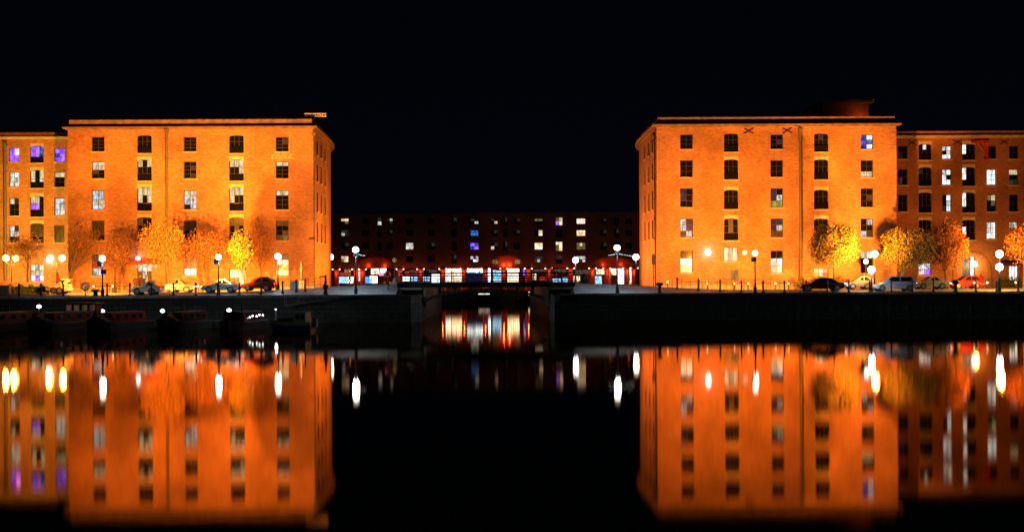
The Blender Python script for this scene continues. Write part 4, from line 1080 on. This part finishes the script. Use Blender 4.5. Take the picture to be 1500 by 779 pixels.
car(353, 404, 6.0, paint('red_car_paint', (.28,.025,.015)), 'red hatchback with lit tail lamps under the golden tree', 'hatch', lights=True)
car(1172, 1233, 3.4, paint('black_car_paint', (.012,.014,.02), .1), 'black saloon on the right quay under the round yellow tree', 'saloon')
car(1236, 1277, 6.5, paint('lilac_silver', (.3,.27,.3)), 'pale lilac hatchback between the black saloon and the silver estate', 'hatch', lights=True)
car(1279, 1338, 2.9, paint('silver_paint', (.5,.52,.6)), 'silver estate car beside the low street lamp on the right quay', 'suv')
car(1339, 1386, 5.8, paint('white_silver', (.4,.38,.35)), 'white saloon right of the silver estate, tail lamps lit', 'saloon', lights=True)
car(1391, 1436, 11.5, paint('dark_red_paint', (.3,.015,.02)), 'dark red car parked before the arched entrance', 'hatch', lights=True)

# ------------------------------------------------------------------ boats
M['boat_cream'] = mat('boat_cream', (.12,.10,.08), .7, spec=.15)
M['boat_roof'] = mat('boat_roof', (.035,.03,.028), .8, spec=.1)
M['boat_red'] = mat('boat_red', (.30,.02,.02), .85, noise=.2, spec=.04)
M['boat_maroon'] = mat('boat_maroon', (.14,.015,.015), .85, noise=.2, spec=.04)
M['boat_green'] = mat('boat_green', (.02,.06,.03), .4)
M['boat_brown'] = mat('boat_brown', (.16,.06,.03), .85, noise=.2, spec=.04)
def narrowboat(px, D0, L, label, side, end, roofm, coverm=None, cab=.0, tarp=None):
    X = X_(px, D0); root = empty('narrowboat', (X, D0, 0), label, 'narrowboat', 'narrowboats moored below the left quay')
    W = 1.05
    # hull: outline in plan, bow toward the camera
    def ring(z, k):
        pts = [(-.12*k,-.0),(-W*.55*k,.9),(-W*.9*k,2.0),(-W*k,3.2),(-W*k,L-1.2),(-W*.75*k,L-.25),(-.3*k,L)]
        return [(x,y+(.35 if z < .3 and y < 1 else 0),z) for x,y in pts]+[(-x,y+(.35 if z < .3 and y < 1 else 0),z) for x,y in reversed(pts)]
    m = MB(); r0 = ring(-.2,.93); r1 = ring(.62,1); n = len(r0)
    r1 = [(x,y,z+(.28*max(0,1-y/2.6))) for x,y,z in r1]
    m.mesh(r0+r1, [(i,(i+1)%n,(i+1)%n+n,i+n) for i in range(n)]+[tuple(range(n-1,-1,-1))])
    m.poly([(x,y,z-.05) for x,y,z in r1]); m.build('hull', M['blackhull'], root)
    m = MB(); m.tube([Vector(p) for p in r1]+[Vector(r1[0])], .045, 6); m.build('gunwale', M['boat_cream'], root)
    y0, y1 = 2.9, L-1.8
    m = MB(); vs = []
    for y in (y0, y1):
        vs += [(-.86,y,.6),(.86,y,.6),(.74,y,1.42),(.0,y,1.5),(-.74,y,1.42)]
    m.mesh(vs, [(0,1,2,3,4),(9,8,7,6,5),(0,5,6,1),(1,6,7,2),(4,9,5,0)], 0); m.mesh(vs, [(2,7,8,3),(3,8,9,4)], 1)
    cb = m.build('cabin', [side, roofm], root)
    m = MB(); m.box(-.5,-.05,y0-.02,y0-.005,.66,1.32); m.box(.05,.5,y0-.02,y0-.005,.66,1.32); m.build('cabin_door', end, cb)
    for k in range(4):
        y = y0+1.2+k*(y1-y0-2)/3.5
        for sg in (-1,1):
            m = MB(); m.box(sg*.80-.03,sg*.80+.045*(1 if sg>0 else 0)+(.0 if sg>0 else .03),y,y+.8,.95,1.25); m.build('porthole_window', M['glass'], cb)
    m = MB(); m.tube([(.6,y0+.3,1.45),(.6,y1-.3,1.45)], .022, 5); m.tube([(-.6,y0+.3,1.45),(-.6,y1-.3,1.45)], .022, 5); m.build('handrail', M['boat_cream'], cb)
    m = MB(); m.lathe((-.35, y0+(y1-y0)*.6, 1.45), [(.08,0),(.07,.5),(.1,.52),(.1,.58)], 8); m.build('chimney', M['iron'], cb)
    if tarp:
        m = MB(); m.mesh([(-.8,1.0,.85),(.8,1.0,.85),(.86,2.88,.75),(-.86,2.88,.75),(0,1.1,1.3),(0,2.88,1.5)], [(0,1,4),(1,2,5,4),(0,4,5,3),(2,3,5),(0,3,2,1)]); m.build('cratch_cover', tarp, root)
    return root
narrowboat(-45, 98, 15, 'brown narrowboat at the far left, half out of the picture', M['boat_brown'], M['boat_cream'], M['boat_brown'])
narrowboat(45, 98, 15, 'dark brown narrowboat with blue bow cover, second from the left', M['boat_brown'], M['tarp'], M['boat_roof'], tarp=M['tarp'])
narrowboat(133, 97.5, 14.5, 'narrowboat with bright red side, third from the left, striped dark bow cover', M['boat_red'], M['boat_cream'], M['boat_roof'], tarp=M['tarp'])
narrowboat(238, 98, 14, 'maroon narrowboat with pale roof edge, between the two middle pontoon lamps', M['boat_maroon'], M['boat_cream'], M['boat_roof'], tarp=M['blackhull'])
narrowboat(331, 98.5, 13.5, 'maroon narrowboat with cream door panels and tiny white string lights', M['boat_maroon'], M['boat_cream'], M['boat_maroon'])
# string lights on the last narrowboat
q = [P(x,y,103) for x,y in ((361,465),(366,464.5),(370,462.5),(376,463),(380,461),(385,461.5))]
root = empty('string_lights', q[0], 'clump of cold white lights strung on the rightmost narrowboat', 'string lights', 'strings of lights by the bridge')
m = MB(); m.tube([v-q[0] for v in q], .012, 4); m.build('wire', M['iron'], root)
m = MB(); m.ball((0,0,0), .13, n=10)
for i in range(1, 6): m.ball(q[i]-q[0], .075, n=8)
m.build('bulbs', M['fairy'], root)
# cruiser
c = P(427, 480, 99); cr_ = empty('motor_cruiser', (c.x, 99.5, 0), 'small blue and white motor cruiser with a boxy wheelhouse, rightmost of the boats', 'motor boat', rz=math.radians(-16))
def hullring(z, k, rise=0):
    pts = []
    for x, y in ((-1.95,0),(-1.5,.42),(-.8,.72),(0,.82),(1.0,.8),(1.75,.68),(1.8,0)):
        pts.append((x*k if x < 0 else x, y*k, z+rise*max(0,(-x-.2))/1.75+rise*.3*max(0, x)/1.8))
    return pts+[(x,-y,zz) for x,y,zz in reversed(pts[1:-1])]
m = MB(); a0 = hullring(-.15,.8); a1 = hullring(.42,.97,.22); n = len(a0)
m.mesh(a0+a1, [(i,(i+1)%n,(i+1)%n+n,i+n) for i in range(n)]+[tuple(range(n-1,-1,-1))]); m.build('hull', M['bluehull'], cr_)
m = MB(); a2 = hullring(.424,.975,.22); a3 = hullring(.66,1.0,.25)
m.mesh(a2+a3, [(i,(i+1)%n,(i+1)%n+n,i+n) for i in range(n)]); m.poly([(x,y,z-.08) for x,y,z in a3]); m.build('topsides', M['white'], cr_)
m = MB(); vs = [(.25,-.6,.6),(1.35,-.6,.6),(1.35,.6,.6),(.25,.6,.6),(.4,-.52,1.42),(1.3,-.52,1.42),(1.3,.52,1.42),(.4,.52,1.42)]; m.hexa(vs); wh = m.build('wheelhouse', M['white'], cr_)
m = MB(); m.box(-.1,1.45,-.62,.62,1.421,1.48); m.build('roof', M['cream'], wh)
m = MB()
for x in (.48,.9): m.poly([(x+.02,-.575,.92),(x+.34,-.575,.92),(x+.34,-.545,1.28),(x+.06,-.545,1.28)])
m.poly([(.30,-.45,.95),(.30,.45,.95),(.375,.42,1.32),(.375,-.42,1.32)]); m.build('window', M['glass'], wh)
m = MB(); vs = [(-1.3,-.35,.75),(.2,-.55,.66),(.2,.55,.66),(-1.3,.35,.75),(-1.0,-.25,.98),(.2,-.45,1.05),(.2,.45,1.05),(-1.0,.25,.98)]; m.hexa(vs); m.build('fore_cabin', M['tarp'], cr_)
m = MB(); m.box(1.8,2.05,-.2,.2,.3,.95); m.build('outboard_motor', M['grey'], cr_)
m = MB()
for k in range(5): m.tube([(-1.9+k*.4, -.2-.13*k, .95-.05*k),(-1.9+k*.4,-.2-.13*k,1.22-.05*k)], .012, 4)
m.tube([(-1.9,-.2,1.22),(-.3,-.72,1.02)], .014, 4); m.build('pulpit_rail', M['rim'], cr_)
cr_.scale = (1, 1, 1)
# wheelhouse structure on a barge behind (lit brown windows)
c = P(116, 470, 112); bg_ = empty('barge', (c.x, 113.0, 0), 'broad barge with a windowed wooden wheelhouse, behind the narrowboats at the left', 'barge')
m = MB(); n = 0
pl = [(-3.6,-.2),(-3,-1.3),(2.9,-1.3),(3.5,-.5),(3.5,.5),(2.9,1.3),(-3,1.3),(-3.6,.2)]
k = len(pl); m.mesh([(x*.95,y*.95,-.2) for x,y in pl]+[(x,y,.9) for x,y in pl], [(i,(i+1)%k,(i+1)%k+k,i+k) for i in range(k)]+[tuple(range(k,2*k)), tuple(range(k-1,-1,-1))]); m.build('hull', M['blackhull'], bg_)
m = MB(); m.box(-1.3,1.4,-.8,.8,.9,2.05); wb = m.build('wheelhouse', M['boat_brown'], bg_)
m = MB(); m.box(-1.5,1.6,-.95,.95,2.051,2.12); m.build('roof', M['stone_dark'], wb)
m = MB(); 
for x in (-1.15,-.5,.2,.85): m.box(x,x+.45,-.82,-.805,1.45,1.95)
m.build('window', lit('dim_cabin', (1,.5,.25), .07, .5), wb)
# pontoon walkway
pr = empty('pontoon', (-33, 116, 0), 'long floating timber walkway between the boats and the left dock wall', 'pontoon')
m = MB(); m.box(-32,12,-.8,.8,.3,.45); 
m.build('deck', M['wood'], pr)
m = MB()
for x in range(-30, 12, 5): m.box(x,x+2.2,-.7,.7,-.2,.298)
m.build('float', M['grey'], pr)
for i, (px, py) in enumerate(((57,448.8),(150,455.7),(238,455.2),(335.5,454.2),(404,453))):
    c = P(px, py, 115.8); r = empty('pontoon_lamp', (c.x, c.y, .45), 'small white pontoon lamp among the boats, %s from the left' % ORD[i], 'pontoon lamp', 'small lamps on the pontoon')
    m = MB(); m.lathe((0,0,0), [(.12,0),(.1,.1),(.07,.15),(.07,c.z-.45-.16)], 8); m.build('post', M['grey'], r)
    m = MB(); m.ball((0,0,c.z-.45), .2 if i < 4 else .07, n=12, sz=.75); m.build('globe', M['globe_small'], r, smooth=True)
c = P(404, 453, 115.8); plight('lamp_glow', (c.x+.4, c.y-2.2, c.z+.5), (.8,.9,1), 60, .1)
# gangway
a = P(417, 448, 117.5); e = P(496, 436.5, 119.6); r = empty('gangway', a, 'sloping pale gangway from the left quay down to the pontoon', 'gangway')
v = e-a; m = MB()
for s in (0, 1.1):
    m.tube([(0,s,0),(v.x,v.y*0+s,v.z)], .05, 5); m.tube([(0,s,.9),(v.x,s,v.z+.3)], .03, 5)
    for k in range(9): m.tube([(v.x*k/8,s,v.z*k/8),(v.x*k/8,s,v.z*k/8+.9-.6*k/8)], .02, 4)
m.hexa([(0,0,-.04),(v.x,0,v.z-.04),(v.x,1.1,v.z-.04),(0,1.1,-.04),(0,0,.02),(v.x,0,v.z+.02),(v.x,1.1,v.z+.02),(0,1.1,.02)])
m.build('walkway', M['grey'], r)

for px, w_, z, ch, lab in ((709,2.6,1.95,'C','dark launch with a white-lit window strip, moored beyond the bridge'),(780,2.0,2.0,'W','dark launch with a warm lit cabin window, moored beyond the bridge')):
    X = X_(px, 300); r = empty('launch', (X, 300, 0), lab, 'boat', 'launches moored in the inner dock')
    m = MB(); pl = [(-4.2,0),(-3.2,-1),(3.6,-1),(3.9,0),(3.6,1),(-3.2,1)]; k = 6
    m.mesh([(x*.93,y*.8,-.2) for x,y in pl]+[(x,y,.9) for x,y in pl], [(i,(i+1)%k,(i+1)%k+k,i+k) for i in range(k)]+[tuple(range(k,2*k)), tuple(range(k-1,-1,-1))]); m.build('hull', M['blackhull'], r)
    m = MB(); m.hexa([(-2.2,-.8,.9),(2.4,-.8,.9),(2.4,.8,.9),(-2.2,.8,.9),(-1.8,-.7,2.3),(2.2,-.7,2.3),(2.2,.7,2.3),(-1.8,.7,2.3)]); cb = m.build('cabin', M['blackhull'], r)
    m = MB(); hh = .12 if ch == 'C' else .42; m.box(-w_/2,w_/2,-.84,-.81,z-hh,z+hh); m.build('window', M[ch], cb)
# ------------------------------------------------------------------ people
def person(x, y, z, rz, label, coat, phase=0.0, h=1.75):
    root = empty('person', (x, y, z), label, 'person', None, rz=rz)
    k = h/1.75; V = []; E = []; Rr = []
    def add(p, r, par=None):
        V.append((p[0]*k, p[1]*k, p[2]*k)); Rr.append(r*k); i = len(V)-1
        if par is not None: E.append((par, i))
        return i
    pel = add((0,0,.95), .15); ch = add((0,0,1.2), .16, pel); sh = add((0,0,1.4), .14, ch); nk = add((0,0,1.5), .06, sh); hd = add((0,-.01,1.6), .085, nk); hd2 = add((0,-.015,1.69), .085, hd)
    for s in (-1,1):
        hp = add((.09*s,0,.88), .10, pel); kn = add((.1*s,-.1*phase*s-.02,.5), .07, hp); an = add((.1*s,.16*phase*s,.1), .045, kn); add((.11*s,.16*phase*s-.14,.03), .035, an)
        so = add((.18*s,0,1.4), .07, sh); el = add((.25*s,.04+.1*phase*s,1.12), .05, so); wr_ = add((.24*s,-.08+.1*phase*s,.9), .035, el)
        pm = add((.235*s,-.11+.1*phase*s,.83), .035, wr_)
        for f in range(4): add((.235*s+(f-1.5)*.018*s*0,-.14+f*.018+.1*phase*s-.01,.74+abs(f-1.5)*.008), .009, pm)
        add((.205*s,-.15+.1*phase*s,.79), .01, pm)
    me = bpy.data.meshes.new('body'); me.from_pydata(V, E, []); o = bpy.data.objects.new('body', me); col.objects.link(o); o.parent = root
    sk = o.modifiers.new('s', 'SKIN'); o.modifiers.new('d', 'SUBSURF').levels = 1; o.modifiers['d'].render_levels = 1
    for i, r in enumerate(Rr): me.skin_vertices[0].data[i].radius = (r, r*.85 if i < 3 else r)
    me.skin_vertices[0].data[0].use_root = True
    me.materials.append(M['trouser'] if False else coat)
    m = MB(); m.ball((0,.015*k,1.67*k), .105*k, n=10); m.build('hair', M['hair'], root, smooth=True)
    m = MB(); m.ball((0,-.035*k,1.635*k), .088*k, n=10, sz=1.15); m.tube([(0,-.11*k,1.66*k),(0,-.14*k,1.61*k)], .012*k, 5)
    for s in (-1,1): m.ball((.035*s*k,-.112*k,1.655*k), .012*k, n=6); m.ball((.093*s*k,-.01*k,1.63*k), .022*k, n=6)
    m.build('face', M['skin'], root, smooth=True)
for px, off, rz, lab, ct in ((199,15,.6,'person in a dark maroon coat standing left of the cafe door','coat'),(206,15.6,-.5,'person in a dark coat standing in front of the cafe door','coat'),(215,14.4,2.2,'person in a grey coat at the right of the cafe door','coat_grey')):
    p = pos(px, off); person(p.x, p.y, p.z, rz, lab, M[ct])
for px, D, rz, lab, ct in ((921,150,1.3,'person in dark clothes walking beyond the bridge at the right warehouse corner','coat'),(894,158,-1.4,'person in dark clothes before the bright shops right of the bridge','coat'),(512,150,1.5,'person in dark clothes walking left of the bridge','coat'),(1437,148,0,'person in a red coat beside the dark red car','redpaint')):
    X = X_(px, D); person(X, D, 3.66 if px < 1000 else gz(X,D), rz, lab, M[ct], phase=1.0)
